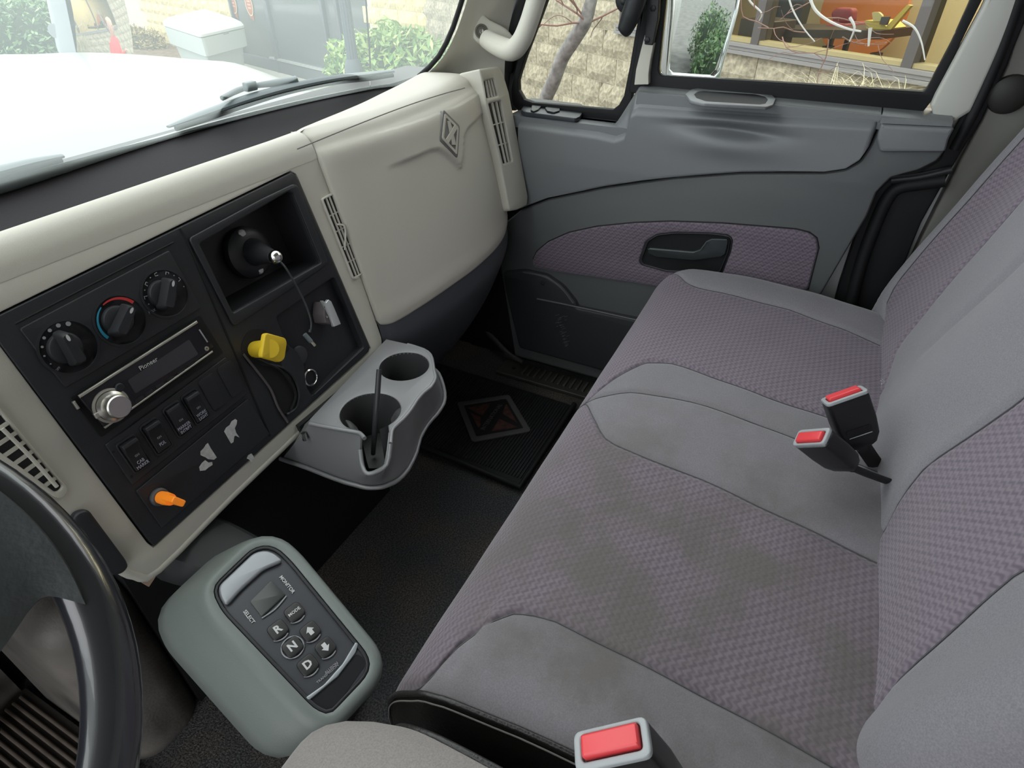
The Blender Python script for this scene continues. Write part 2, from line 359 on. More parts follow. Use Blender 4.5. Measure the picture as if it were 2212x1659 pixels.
for i, x in enumerate(GX):
    w = float(np.interp(x, [-.6, .4, .62, .8, 1.2], [.024, .018, .006, .003, .003])); p = np.array(ROWS[0][i]); q = np.array(ROWS[1][i]); dd = (q-p)/np.linalg.norm(q-p); fr_rows[1].append(p+dd*w+np.array([0, .005, 0]))
grid('glass_border', fr_rows, FRIT, win1)
struct('trim_1', tube('trim_1', [(-.6, .2, 1.54), (.33, .33, 1.55), (1.2, .2, 1.54)], .04, LINER), 'windshield header trim')

# ================================================================ dashboard
CS = Frame([.43, .6, .42], [0, -1, .25])
dash = thing('dashboard', 'beige dashboard with glove box lid and black defroster panel below the windshield', 'dashboard', loc=(.35, .72, .45))
panel_px = [(-39, 694), (628, 369), (640, 376), (801, 752), (797, 763), (332, 1183), (318, 1172)]
P2 = CS.pts(panel_px)
TLp, TRp, TRq, BRp, BRq, BLp, BLq = P2
face_out = [(-1.03, .20), (-.33, .20)] + CS.pts([(150, 1130), (262, 1228), (300, 1245), (345, 1234), (822, 764), (826, 735)]) + [(.272, .15), (.272, .318), (.272, .3265), (.10, .3265), (-1.03, .3265)]
hole = [(p[0], p[1]) for p in P2]
plate('dash_face', CS, [fillet(face_out, [0, .01, .01, .02, .01, .01, .008, .01, 0, 0, .006, 0, 0], 4), hole], -.05, 0, BEIGE, dash, bw=.0012, res=1)
tube('bottom_roll', [CS.w(*CS.at(u, v), -.0055) for u, v in [(152, 1130), (205, 1180), (262, 1226), (300, 1243), (345, 1231), (500, 1075), (660, 921), (818, 762)]], .0068, BEIGE, dash, n=12, sm=3)
# rolled top edge + top pad
def top_edge_y(x): return float(np.interp(x, [-.6, .27, .64, .9, 1.07, 1.2, 1.26], [.695, .695, .698, .716, .742, .778, .80]))
prof = [(.6772, .7302), (.6787, .7362), (.6812, .7445), (.6850, .7520), (.6900, .7585), (.6965, .763), (.704, .765)]
R = []
XS = np.linspace(-.62, .702, 24)
for (y, z) in prof: R.append([(x, y, z) for x in XS])
R.append([(x, top_edge_y(x)+.012, .764) for x in XS]); R.append([(x, top_edge_y(x)+.018, .755) for x in XS]); R.append([(x, top_edge_y(x)+.018, .72) for x in XS])
grid('top_pad', dense(R, 3, 1), BEIGE, dash, flip=True)
# defroster panel
D = []
XD = np.linspace(-.62, 1.235, 50)
for k in range(3):
    D.append([(x, (top_edge_y(x)+.01)*(1-k/2)+(np.interp(x, GX, YB)+.004)*k/2, [.738, .742, .746][k]) for x in XD])
DEF = mat('defroster_panel_black', (.008, .0065, .008), .7, spec=.15, bump=.15, bscale=700)
grid('defroster_panel', D, DEF, dash)

# ---- passenger side lid ("pod")
XC = np.array([.702, .7025, .706, .722, .75, .785, .83, .89, .96, 1.04, 1.10, 1.145, 1.175, 1.190, 1.1905])
YC = np.array([.625, .620, .612, .603, .596, .587, .578, .571, .568, .571, .579, .589, .599, .612, .66])
ZC = np.array([.462, .462, .456, .452, .452, .455, .458, .460, .460, .461, .463, .470, .482, .500, .500])
ZT = np.array([.764, .764, .765, .767, .768, .769, .770, .772, .774, .776, .777, .776, .772, .762, .762])
Fp = Frame([.95, .572, .5], [0, -1, .25])
brow = [Fp.at(u, v) for u, v in [(700, 430), (835, 371), (880, 347), (925, 324), (942, 321), (962, 335), (990, 362), (995, 338), (1000, 290), (1010, 276), (1050, 250), (1100, 235)]]
bx = np.array([.95+p[0] for p in brow]); bz = np.array([.5+p[1]*Fp.e2[2] for p in brow])
def podrow(kind, s=0):
    out = []
    for x, y, zb_, zt in zip(XC, YC, ZC, ZT):
        if kind == 'bot': out.append((x, y+.25*(zb_-.5)+s, zb_-.002))
        elif kind == 'face':
            z = (zb_+.012)+(zt-.034-zb_-.012)*s; out.append((x, y+.25*(z-.5), z))
        elif kind == 'edge': q0 = min(y+.25*(zt-.5)+.03, top_edge_y(x)-.004); out.append((x, q0+(top_edge_y(x)+.014-q0)*s[0], zt+s[1]))
        elif kind == 'top': out.append((x, max(y+.25*(zt-.5)+s[0], y), zt+s[1]))
    return out
PR = [podrow('bot', .07), podrow('bot', .012)]+[podrow('face', s) for s in np.linspace(0, 1, 9)]+[podrow('top', (.004, -.02)), podrow('top', (.014, -.008)), podrow('top', (.03, -.001)), podrow('edge', (.3, 0)), podrow('edge', (.65, -.001)), podrow('edge', (1.0, -.003)), podrow('edge', (1.04, -.010)), podrow('edge', (1.05, -.04))]
G = dense(PR, 12, 10)
ins = (G[..., 2] > .5) & (G[..., 2] < .745)
ze = np.interp(G[..., 0], bx, bz)
fade = np.clip((G[..., 0]-.80)/.05, 0, 1)*np.clip((1.18-G[..., 0])/.02, 0, 1)
st = 1/(1+np.exp(-(G[..., 2]-ze)/.0011)); up_fade = np.clip(1-(G[..., 2]-ze)/.10, 0, 1); st = st*np.where(G[..., 2] > ze, up_fade, 1)
G[..., 1] -= ins*fade*st*.0045
lid = grid('glove_box_lid', G, BEIGE2, dash, flip=True)
lid['label'] = 'beige glove box lid with raised diamond badge'
# seam line in the pod top
tube('lid_seam', [PZ(u, v, z) for u, v, z in [(642, 322, .763), (720, 290, .769), (800, 258, .771), (880, 228, .774), (950, 205, .776), (1004, 190, .778)]], .0009, mat('seam_grey', (.2, .19, .17), .8), dash, n=6)
# badge
def podpt(u, v, h=0):
    x0 = Fp.at(u, v)[0]+.95; yy = np.interp(x0, XC[1:-1], YC[1:-1])
    f = Frame([.95, yy, .5], [0, -1, .25]); a, b = f.at(u, v); return f, a, b
fB, a0, b0 = podpt(972, 297); fB = fB.shift(.004)
dm = fB.pts([(958, 245), (988, 276), (984, 335), (952, 300)])
dmo = fB.pts([(956, 236), (992, 272), (987, 343), (948, 303)])
bad = plate('badge', fB, [fillet(dmo, .006)], -.006, .002, mat('badge_grey', (.16, .16, .15), .4), lid, bw=.001)
plate('badge_diamond', fB, [fillet(dm, .004), fillet([tuple(np.array(p)*.8+np.mean(dm, 0)*.2) for p in dm], .003)], .002, .0035, BEIGE2, bad)
c_ = np.mean(dm, 0); vx = (np.array(dm[1])-np.array(dm[3])); vy = np.array(dm[0])-np.array(dm[2])
plate('badge_bar', fB, [[tuple(c_+vx*.34+vy*.13), tuple(c_+vx*.36+vy*.02), tuple(c_-vx*.30-vy*.16), tuple(c_-vx*.32-vy*.05)][::-1]], .002, .0048, BEIGE2, bad)
plate('badge_pillar', fB, [[tuple(c_+vy*.30+vx*.02), tuple(c_+vy*.26+vx*.14), tuple(c_-vy*.30+vx*.10), tuple(c_-vy*.24-vx*.1)][::-1]], .002, .004, BEIGE2, bad)

# ---- knee cover below the lid
XK = np.array([.700, .71, .73, .80, .88, .97, 1.06, 1.13, 1.165, 1.182])
YK = np.interp(XK, XC[2:-1], YC[2:-1]); ZK = np.interp(XK, XC[1:-1], ZC[1:-1])
K = []
for dy, dz in [(.03, .012), (.010, .003), (.004, -.018), (.002, -.05), (.012, -.09), (.03, -.14), (.055, -.19), (.085, -.225), (.13, -.24)]:
    K.append([(x, y+.25*(z-.5)+dy, z+dz*(.6+.4*math.sin(math.pi*np.clip((x-.5)/.75, 0, 1)))) for x, y, z in zip(XK, YK, ZK)])
kc = grid('knee_cover', dense(K, 5, 5), KNEE, dash); kc['label'] = 'dark grey knee cover'
grid('knee_cover_side', [[K[i][-1] for i in range(len(K))], [(1.182, .78, K[i][-1][2]) for i in range(len(K))]], KNEE, dash)

# ---- right-hand vent column
FV = Frame([1.243, .5915, .573], [.0, -1, .245])
vo = FV.pts([(1036, 149), (1078, 143), (1088, 160), (1100, 200), (1112, 262), (1141, 425), (1139, 443), (1120, 453), (1101, 456), (1098, 440), (1083, 360), (1050, 226), (1045, 190)])
v1q = [(1046, 175), (1067, 170), (1077, 206), (1052, 212)]; v2q = [(1056, 224), (1083, 217), (1108, 348), (1088, 354)]; v1 = FV.pts(v1q); v2 = FV.pts(v2q)
vc = plate('vent_column', FV, [fillet(vo, [.004]*7+[.012]*2+[.004]*4), fillet(v1, .004), fillet(v2, .004)], -.05, 0, BEIGE, dash, bw=.004)
for vq in (v1, v2): plate('vent_dark', FV, [[tuple(np.mean(vq, 0)+(np.array(p)-np.mean(vq, 0))*1.15) for p in vq]], -.009, -.0075, BLK2, vc)
def vent_slats(fr, quad, n, cross, m, parent, th=.0022, dep=(-.012, -.001)):
    q = [np.array(p) for p in fr.pts(quad)]   # TL TR BR BL
    for i in range(1, n):
        s = i/n; a = q[0]+(q[1]-q[0])*s; b = q[3]+(q[2]-q[3])*s; d = (b-a)/np.linalg.norm(b-a); nn = np.array([-d[1], d[0]])*th/2
        plate('slat', fr, [[tuple(a+nn), tuple(b+nn), tuple(b-nn), tuple(a-nn)]], dep[0], dep[1], m, parent)
    for s in cross:
        a = q[0]+(q[3]-q[0])*s; b = q[1]+(q[2]-q[1])*s; d = (b-a)/np.linalg.norm(b-a); nn = np.array([-d[1], d[0]])*th/2
        plate('slat', fr, [[tuple(a+nn), tuple(b+nn), tuple(b-nn), tuple(a-nn)]], dep[0]-.002, dep[1]-.002, m, parent)
vent_slats(FV, v1q, 4, (), BEIGE, vc, .0022, (-.005, -.0005))
vent_slats(FV, v2q, 3, (.34, .68), BEIGE, vc, .0022, (-.005, -.0005))
# centre vent between panel and lid
q5 = [(696, 432), (716, 422), (779, 590), (762, 599)]
cv = plate('centre_vent', CS, [fillet(CS.pts([(692, 430), (714, 417), (722, 424), (783, 585), (768, 604), (760, 602)]), .004), fillet(CS.pts(q5), .002)], -.004, .0035, BEIGE, dash, bw=.0012)
plate('vent_dark', CS, [CS.pts(q5)], .0002, .0006, BLK2, cv)
vent_slats(CS, q5, 3, (.2, .4, .6, .8), BEIGE, cv, .0022, (.0005, .003))
tube('vent_wheel', [CS.w(*CS.at(725, 485), .003), CS.w(*CS.at(738, 492), .007), CS.w(*CS.at(742, 540), .003)], .0015, BEIGE, cv)
# driver-side vent, partly behind the wheel
q6 = [(-40, 845), (2, 905), (132, 1052), (118, 1064), (-60, 930)]
dv = plate('driver_vent', CS, [fillet(CS.pts([(-90, 800), (-10, 868), (0, 884), (145, 1056), (134, 1076), (118, 1074), (-110, 930)]), .005), fillet(CS.pts([(-80, 812), (-4, 892), (133, 1050), (118, 1064), (-100, 905)]), .004)], -.004, .004, BEIGE, dash, bw=.0015)
plate('vent_dark', CS, [CS.pts([(-80, 812), (-4, 892), (133, 1050), (118, 1064), (-100, 905)])], .0002, .0006, BLK2, dv)
A_ = np.array([CS.at(-4, 892), CS.at(133, 1050)]); B_ = np.array([CS.at(-60, 900), CS.at(118, 1064)])
for i in range(8):
    s = i/8; a = A_[0]+(A_[1]-A_[0])*s; b = a+np.array([-.05, -.004]); nn = np.array([0, .0018])
    plate('slat', CS, [[tuple(a+nn), tuple(a-nn), tuple(b-nn), tuple(b+nn)]], .0008, .0035, BEIGE, dv)
tube('vent_bar', [CS.w(*CS.at(0, 925), .005), CS.w(*CS.at(60, 985), .005), CS.w(*CS.at(118, 1050), .005)], .002, BEIGE, dv)
# column cover piece (black) at the wheel side
plate('column_trim', CS, [fillet(CS.pts([(150, 1105), (180, 1095), (262, 1205), (268, 1220), (255, 1235), (232, 1240), (140, 1150)]), .01)], 0, .012, BLK, dash, bw=.004)
plate('wiring_tag', Frame([.2, .63, .40], [0, -1, .25]), [Frame([.2, .63, .40], [0, -1, .25]).pts([(285, 1240), (325, 1222), (332, 1245), (318, 1266), (300, 1255)])], 0, .004, mat('bare_foam_pinkish', (.55, .38, .27), .7), dash)

# ================================================================ control panel
cp = thing('control_panel', 'black plastic centre control panel set into the beige dashboard', 'panel', loc=tuple(CS.w(0, .15, 0)))
cub_out = CS.pts([(402, 515), (560, 430), (628, 398), (638, 402), (704, 566), (700, 574), (506, 703), (498, 702)])
cub_in = CS.pts([(425, 527), (618, 414), (628, 418), (689, 567), (498, 676)])
tray = CS.pts([(594, 684), (716, 600), (722, 602), (783, 748), (672, 855), (660, 835), (655, 790), (640, 760), (615, 740)])
inset = [(p[0], p[1]) for p in CS.pts([(-36, 697), (627, 373), (637, 379), (797, 751), (794, 760), (332, 1179), (320, 1168)])]
body = plate('panel_face', CS, [inset, fillet(cub_in, .003), fillet(tray, .004)], -.012, .0025, BLK, cp, bw=.0015)
rimp = plate('storage_frame', CS, [fillet(cub_out, .006), fillet(cub_in, .003)], .002, .006, BLK, cp, bw=.002)
# storage bin: walls and back
c4 = [np.array(p) for p in cub_in]; bc = np.mean(c4, 0); bk = [bc+(p-bc)*np.array([.93, .9]) for p in c4]
loft('storage_bin', [[CS.w(p[0], p[1], -.004) for p in c4], [CS.w(p[0], p[1], -.05) for p in bk]], BLK2, cp, cap0=False, cap1=True)
plate('tray_floor', CS, [[tuple(np.mean(tray, 0)+(np.array(p)-np.mean(tray, 0))*1.05) for p in tray]], -.0125, -.010, BLK, cp)
# raised outlines
def ridge(fr, px, r, m, parent, h=.0025, name='edge_ridge', close=False, fl=.003):
    P = fillet(fr.pts(px), fl, 4) if close else fr.pts(px)
    P = [fr.w(p[0], p[1], h) for p in P]
    if close: P = P+[P[0], P[1]]
    return tube(name, P, r, m, parent, n=6, sm=1)
SEAM = mat('panel_gap_black', (.004, .004, .005), .8)
ridge(CS, [(386, 494), (402, 522), (581, 942)], .0016, SEAM, cp, .0022, 'panel_gap')
ridge(CS, [(30, 700), (372, 524)], .0012, SEAM, cp, .0024, 'panel_gap')
ridge(CS, [(783, 752), (676, 852)], .0012, BLK, cp, .003)
cutp = CS.pts([(520, 740), (535, 715), (565, 712), (600, 735), (622, 752), (605, 775), (610, 800), (632, 830), (640, 850), (632, 880), (612, 893), (596, 880), (585, 850), (565, 815), (532, 785), (520, 762)])
plate('cable_cutout', CS, [smooth_loop([np.array(p) for p in cutp], 3)], .0026, .0032, SEAM, cp)
tube('cut_edge', [CS.w(*CS.at(u, v), .004) for u, v in [(522, 765), (550, 800), (580, 840), (597, 880), (618, 912)]], .0018, mat('bare_brown_plastic', (.09, .075, .08), .5), cp, n=6)
tube('cut_rim', [CS.w(*CS.at(u, v), .004) for u, v in [(616, 895), (636, 880), (642, 850), (630, 815), (608, 795), (560, 785)]], .0022, BLK, cp, n=6)
cab = tube('wire_loop', [CS.w(*CS.at(u, v), .006) for u, v in [(540, 770), (565, 783), (600, 800), (627, 835), (632, 858), (622, 885)]], .0018, RUB, cp, n=6)

# ---- climate unit
cl = thing('climate_control_unit', 'black heater control plate with three rotary knobs and red blue arc', 'climate control', loc=tuple(CS.w(*CS.at(230, 690), 0)))
plate('face_plate', CS, [fillet(CS.pts([(37, 710), (360, 541), (430, 666), (137, 838)]), .003)], .002, .0055, BLK, cl, bw=.0012)
FC = CS.shift(.0055)
def knob(fr, px, r, ang, parent, hgt=.021, m=BLK):
    a, b = fr.at(*px, hgt*.5)
    k = lathe('knob', [(r, 0), (r, .003), (r*.93, .005), (r*.80, .006), (0.0001, .006)], fr.mat(a, b, 0), m, parent, 36)
    # finger bar
    w, l = r*.40, r*1.18; pts = []
    for (zz, sc) in ((.004, 1.0), (hgt*.8, .92), (hgt, .80)):
        ring = fillet([(-w*sc, -l*sc), (w*sc, -l*sc), (w*sc*.75, l*sc), (-w*sc*.75, l*sc)], r*.25, 4)
        mt = fr.mat(a, b, zz, ang); pts.append([np.array(mt @ Vector((p[0], p[1], 0))) for p in ring])
    loft('grip', pts, m, k, ang=50)
    mt = fr.mat(a, b, hgt*.96, ang); d = Vector((0, l*.62, 0))
    dot = [tuple((mt @ (d+Vector((q[0], q[1], .0009))))) for q in ngon(12, r*.10, 0, 0, r*.22)]
    from_py('pointer_mark', dot, [tuple(range(12))], WHT, k)
    return a, b
def dots(fr, a, b, R, angs, sizes, parent, m=DIM, name='dial_mark'):
    for t, s in zip(angs, sizes):
        t = math.radians(t); plate(name, fr, [ngon(10, s, a+R*math.cos(t), b+R*math.sin(t))], 0, .0004, m, parent)
K1 = FC.at(150, 750); K2 = FC.at(262, 692); K3 = FC.at(358, 634)
for c in (K1, K2, K3): lathe('dial_ring', [(.0300, .0), (.0300, .0006), (.0275, .0008), (.027, 0)], FC.mat(c[0], c[1], 0), BLK, cl, 40)
knob(FC, (150, 752), .0165, math.radians(-2), cl); knob(FC, (264, 692), .0165, math.radians(-52), cl); knob(FC, (360, 635), .0165, math.radians(-38), cl)
dots(FC, *K1, .0245, [195, 172, 150, 128, 106, 84, 62], [.0008, .0010, .0013, .0016, .0019, .0022, .0025], cl)
def arc(fr, c, R, t0, t1, w0, w1, m, parent):
    A = np.radians(np.linspace(t0, t1, 20)); W_ = np.linspace(w0, w1, 20)
    o = [(c[0]+(R+w)*math.cos(t), c[1]+(R+w)*math.sin(t)) for t, w in zip(A, W_)]; i = [(c[0]+(R-w)*math.cos(t), c[1]+(R-w)*math.sin(t)) for t, w in zip(A, W_)]
    plate('temperature_arc', fr, [o+i[::-1]], 0, .0004, m, parent)
arc(FC, K2, .0245, 205, 118, .0017, .0005, mat('blue_print', (.03, .33, .52), .5), cl)
arc(FC, K2, .0245, 110, 28, .0006, .0019, mat('red_print', (.62, .04, .04), .5), cl)
for t, kind in zip((165, 127, 88, 55, 18), (0, 1, 2, 1, 0)):
    tt = math.radians(t); ic_x, ic_y = K3[0]+.0240*math.cos(tt), K3[1]+.0240*math.sin(tt)
    shp = [[(-.0022, .0018), (.0010, .0018), (.0010, -.0018)], [(-.0020, -.0018), (-.0020, .0014), (.0014, .0014), (.0014, -.0004)], [(.0018, .0018), (-.0016, .0014), (-.0018, -.0014), (.0016, -.0016)]][kind]
    cr_, sr_ = math.cos(tt-math.pi/2), math.sin(tt-math.pi/2)
    tube('dial_symbol', [FC.w(ic_x+x*cr_-y*sr_, ic_y+x*sr_+y*cr_, .0003) for x, y in shp], .00045, DIM, cl, n=5, sm=1)
dots(FC, *K3, .0245, [185, 146, 107, 36, -5], [.0007]*5, cl)
text('dial_word', 'MAX', FC, K3[0]-.025, K3[1]-.011, .0042, DIM, cl)
text('dial_word', 'OFF', FC, K1[0]-.021, K1[1]-.0145, .0036, DIM, cl, rot=.3)

# ---- radio
ra = thing('car_radio', 'car radio with brushed volume knob and silver edged black face', 'radio', loc=tuple(CS.w(*CS.at(315, 810), 0)))
rq = [(170, 855), (428, 693), (464, 750), (224, 926)]
slot = plate('radio_sleeve', CS, [fillet(CS.pts([(148, 858), (428, 682), (478, 762), (214, 944)]), .002)], .002, .0045, SEAM, ra)
FR = CS.shift(.012)
GLOSS = mat('radio_gloss_black', (.012, .011, .013), .18)
rb = plate('radio_face', CS, [fillet(CS.pts([(170, 857), (425, 696), (463, 750), (226, 924)], .012), .002)], .004, .012, GLOSS, ra, bw=.001)
CHAMP = mat('radio_silver_edge', (.55, .53, .46), .35, metal=.7)
def bar(fr, p0, p1, w, d0, d1, m, parent, name):
    a = np.array(fr.at(*p0)); b = np.array(fr.at(*p1)); d = (b-a)/np.linalg.norm(b-a); nn = np.array([-d[1], d[0]])*w/2
    return plate(name, fr, [[tuple(a+nn), tuple(b+nn), tuple(b-nn), tuple(a-nn)]], d0, d1, m, parent, bw=min(w, d1-d0)*.3)
bar(FR, (171, 857), (426, 695), .0032, -.002, .0012, CHAMP, ra, 'silver_edge'); bar(FR, (226, 924), (459, 759), .0022, -.002, .0012, CHAMP, ra, 'silver_edge')
plate('display', FR, [fillet(FR.pts([(275, 822), (408, 733), (428, 765), (292, 850)]), .0015)], 0, .0006, mat('display_grey', (.05, .05, .06), .25), ra)
text('radio_name', 'Pioneer', FR, *FR.at(320, 786), .0075, WHT, ra, rot=0.0, h=.0004)
kv = lathe('volume_knob', [(.0165, 0), (.0165, .004), (.0135, .006), (.0130, .017), (.0118, .0185), (.0001, .0185)], FR.mat(*FR.at(240, 876), 0), BRUSH, ra, 40)
lathe('knob_ring', [(.0195, 0), (.0195, .0015), (.017, .002), (.017, 0)], FR.mat(*FR.at(240, 876), 0), CHAMP, ra, 40)
lathe('source_button', [(.005, 0), (.005, .002), (.004, .003), (.0001, .003)], FR.mat(*FR.at(257, 837), 0), BLK, ra, 20)
plate('silver_button', FR, [fillet(FR.pts([(199, 894), (219, 884), (222, 896), (206, 905)]), .001)], 0, .004, CHAMP, ra, bw=.001)
lathe('audio_jack', [(.0028, 0), (.0028, .001), (.0014, .0012), (.0014, -.002)], FR.mat(*FR.at(446, 753), 0), CHAMP, ra, 20)
bar(FR, (430, 712), (448, 739), .0016, 0, .0008, DIM, ra, 'trim_mark')
for i, (u, v) in enumerate([(300, 862), (322, 848), (345, 833), (368, 819), (391, 804), (414, 789)]): plate('preset_button', FR, [fillet([(FR.at(u, v)[0]+dx, FR.at(u, v)[1]+dy) for dx, dy in ((-.005, -.002), (.005, -.002), (.005, .002), (-.005, .002))], .001)], 0, .0008, BLK, ra)
bar(CS, (152, 866), (163, 882), .003, .004, .008, CHAMP, ra, 'sleeve_catch')

# ---- switch panel and its rockers
sp = thing('switch_panel', 'black switch plate with four rocker switches and two blanks below the radio', 'switch panel', loc=tuple(CS.w(*CS.at(380, 910), 0)))
plate('switch_plate', CS, [fillet(CS.pts([(222, 960), (482, 771), (531, 849), (281, 1047)]), .002)], .002, .0055, BLK, sp, bw=.001)
def rocker(c, words, up, parent):
    a, b = CS.at(*c); f = CS.mat(a, b, .0055, 0)
    w, h = .0098, .0195
    fr = Frame(CS.w(a, b, .0055), CS.n)
    r0 = plate('rocker_switch', fr, [fillet([(-w-.002, -h-.003), (w+.002, -h-.003), (w+.002, h+.003), (-w-.002, h+.003)], .005), fillet([(-w, -h), (w, -h), (w, h), (-w, h)], .003)], 0, .0016, BLK, parent, bw=.0006)
    yk = [(-h, .0025), (0, .0045), (h*.25, .005), (h*.8, .0095 if up else .006), (h, .008 if up else .005)]
    V = []; F = []
    for yy, zz in yk: V += [fr.w(-w*.93, yy*.97, -.004), fr.w(-w*.93, yy*.97, zz), fr.w(w*.93, yy*.97, zz), fr.w(w*.93, yy*.97, -.004)]
    for i in range(len(yk)-1):
        for j in range(3): F.append((i*4+j, i*4+j+1, i*4+4+j+1, i*4+4+j))
    F += [(0, 1, 2, 3), (16, 19, 18, 17)]
    k = from_py('rocker', V, [f_[::-1] for f_ in F], BLK, r0); autosmooth(k, 25); bev(k, .0012, 2, 20)
    s = math.atan2(.002, h); 
    for i, wd in enumerate(words): text('legend', wd, fr, 0, -.0095-.0054*i, .0058, mat('legend_print', (.45, .45, .54), .6), r0, h=.0046, sx=.8)
    text('legend', 'ON', fr, 0, -.0005, .0038, DIM, r0, h=.0056, sx=.9)
    return r0
rocker((284, 980), ('CAB', 'MARKR'), True, sp)['label'] = 'rocker switch marked for the marker lamps'
rocker((332, 942), ('PDL',), True, sp); rocker((379, 905), ('MARKER', 'INTRPT'), False, sp); rocker((417, 878), ('WORK', 'LIGHT'), True, sp)
for c in ((455, 846), (494, 818)):
    a, b = CS.at(*c); plate('blank_cover', CS, [fillet([(a-.012, b-.023), (a+.012, b-.023), (a+.012, b+.023), (a-.012, b+.023)], .005)], .0055, .0066, BLK, sp, bw=.0005)
for c in ((239, 975), (278, 1028)): lathe('screw', [(.0015, 0), (.0015, .0006), (.0001, .0006)], CS.mat(*CS.at(*c), .0055), SEAM, sp, 10)
# ---- lower blank plate with torn labels and amber knob
lp = plate('blanking_plate', CS, [fillet(CS.pts([(289, 1059), (530, 861), (578, 937), (345, 1140)]), .002)], .002, .0055, BLK, None, bw=.001)
tag(lp, 'plain black cover plate with scraps of torn white label under the switches', 'cover plate')
PAPER = mat('torn_paper_grey', (.55, .55, .54), .8, var=.15, vscale=200)
FL = CS.shift(.0055)
for sc in ([(508, 905), (512, 908), (511, 916), (507, 925), (510, 935), (517, 945), (509, 941), (506, 942), (504, 955), (499, 958), (492, 946), (484, 932), (488, 924), (496, 918), (500, 910)],
           [(449, 957), (455, 968), (468, 988), (462, 993), (450, 992), (444, 988), (433, 983), (433, 975), (440, 968), (445, 960)],
           [(443, 994), (450, 999), (458, 998), (459, 1004), (450, 1010), (443, 1016), (432, 1017), (430, 1009), (436, 1000)]):
    plate('label_scrap', FL, [FL.pts(sc)], 0, .0003, PAPER, lp)
plate('label_scrap', CS, [CS.pts([(540, 979), (545, 985), (546, 992), (540, 997), (535, 992), (530, 990), (533, 983)])], .0026, .0030, PAPER, cp)
ak = thing('amber_knob', 'translucent amber knob with a faint added glow at the bottom of the black panel', 'knob', loc=tuple(FL.w(*FL.at(345, 1072), 0)))
lathe('collar', [(.011, 0), (.011, .003), (.009, .005), (.007, .005)], FL.mat(*FL.at(343, 1073), 0), mat('collar_grey', (.08, .08, .085), .5), ak, 24)
a, b = FL.at(343, 1073)
p0 = FL.w(a, b, .004); p1 = PY(388, 1084, p0[1]-.04); ax = (p1-p0)/np.linalg.norm(p1-p0)
Fk = Frame(p0, ax, [0, 0, 1]); Lk = np.linalg.norm(p1-p0)
lathe('lens', [(.0075, 0), (.008, Lk*.25), (.0072, Lk*.5), (.0068, Lk*.55), (.0001, Lk*.55)], Fk.mat(), AMB, ak, 20)
box('lens_paddle', (0, 0, Lk*.68), (.0165, .008, Lk*.6), AMB, ak, Fk.mat(0, 0, 0, .5), .002)

# ---- antenna puck in the storage bin
pk = thing('antenna_puck', 'black cone shaped magnetic puck with chrome ball inside the storage bin', 'mount', loc=tuple(CS.w(*CS.at(540, 545), -.05)))
FB = CS.shift(-.048)
a, b = FB.at(540, 545, .01)
lathe('base', [(.036, 0), (.037, .004), (.036, .012), (.030, .018), (.022, .020), (.0001, .020)], FB.mat(a, b, 0), BLK, pk, 40)
pb = FB.w(a, b, .016); tip = PY(598, 556, pb[1]-.062); ax = (tip-pb)/np.linalg.norm(tip-pb); Lc = np.linalg.norm(tip-pb); Fc = Frame(pb, ax, [0, 0, 1])
lathe('cone', [(.021, -.004), (.0195, .004), (.013, Lc*.5), (.0095, Lc*.8), (.009, Lc*.86), (.0001, Lc*.87)], Fc.mat(), BLK, pk, 32)
bm = bmesh.new(); bmesh.ops.create_uvsphere(bm, u_segments=24, v_segments=14, radius=.0095, matrix=Matrix.Translation(tip-ax*.004)); bm_obj('ball', bm, CHR, pk, 60)
for px in ((525, 505), (563, 583)):
    aa, bb = FB.at(*px, .018); lathe('bolt_cap', [(.006, 0), (.006, .003), (.004, .005), (.0001, .0052)], FB.mat(aa, bb, .014), mat('bolt_cap_grey', (.42, .43, .43), .5), pk, 16)
# ---- dangling cable with right-angle plug
dc = thing('audio_cable', 'thin grey cable with right-angle plug hanging over the black panel', 'cable', loc=tuple(CS.w(*CS.at(640, 640), .01)))
WIRE = mat('cable_grey', (.06, .065, .07), .5)
def cs(u, v, h): return CS.w(*CS.at(u, v, h), h)
tube('wire', [cs(606, 566, .022), cs(618, 580, .026), cs(637, 612, .02), cs(652, 640, .014), cs(664, 668, .012), cs(672, 695, .012), cs(671, 714, .012)], .0014, WIRE, dc, n=8)
tube('plug_body', [cs(670, 712, .012), cs(669, 718, .012)], [.002, .0022], WIRE, dc, n=8, sm=2)
tube('plug_boot', [cs(658, 722, .012), cs(672, 738, .014)], .0034, mat('plug_grey', (.16, .19, .2), .5), dc, n=12, sm=2)
tube('plug_tip', [cs(672, 738, .014), cs(680, 747, .016)], .0029, mat('plug_metal', (.75, .7, .6), .25, metal=1), dc, n=12, sm=2)
# ---- yellow pull knob
yk = thing('valve_knob', 'square yellow parking brake pull knob on the black panel', 'knob', loc=tuple(CS.w(*CS.at(550, 755), 0)))
pA_ = cs(552, 755, .004); pB_ = PY(583, 753, pA_[1]-.045); ax = (pB_-pA_)/np.linalg.norm(pB_-pA_)
Fy = Frame(pA_, [.05, -1, .12], [1, 0, .0]); 
tube('stem', [pA_, pB_], [.0115, .0125], YEL, yk, n=20, sm=2)
Fq = Frame(PY(592, 752, pA_[1]-.045), [.10, -1, .25], [1, 0, -.10])
plate('knob_face', Fq, [fillet(Fq.pts([(573, 722), (578, 719), (617, 730), (621, 739), (616, 775), (606, 783), (567, 772), (566, 765)]), .004)], -.008, 0, YEL, yk, bw=.002)
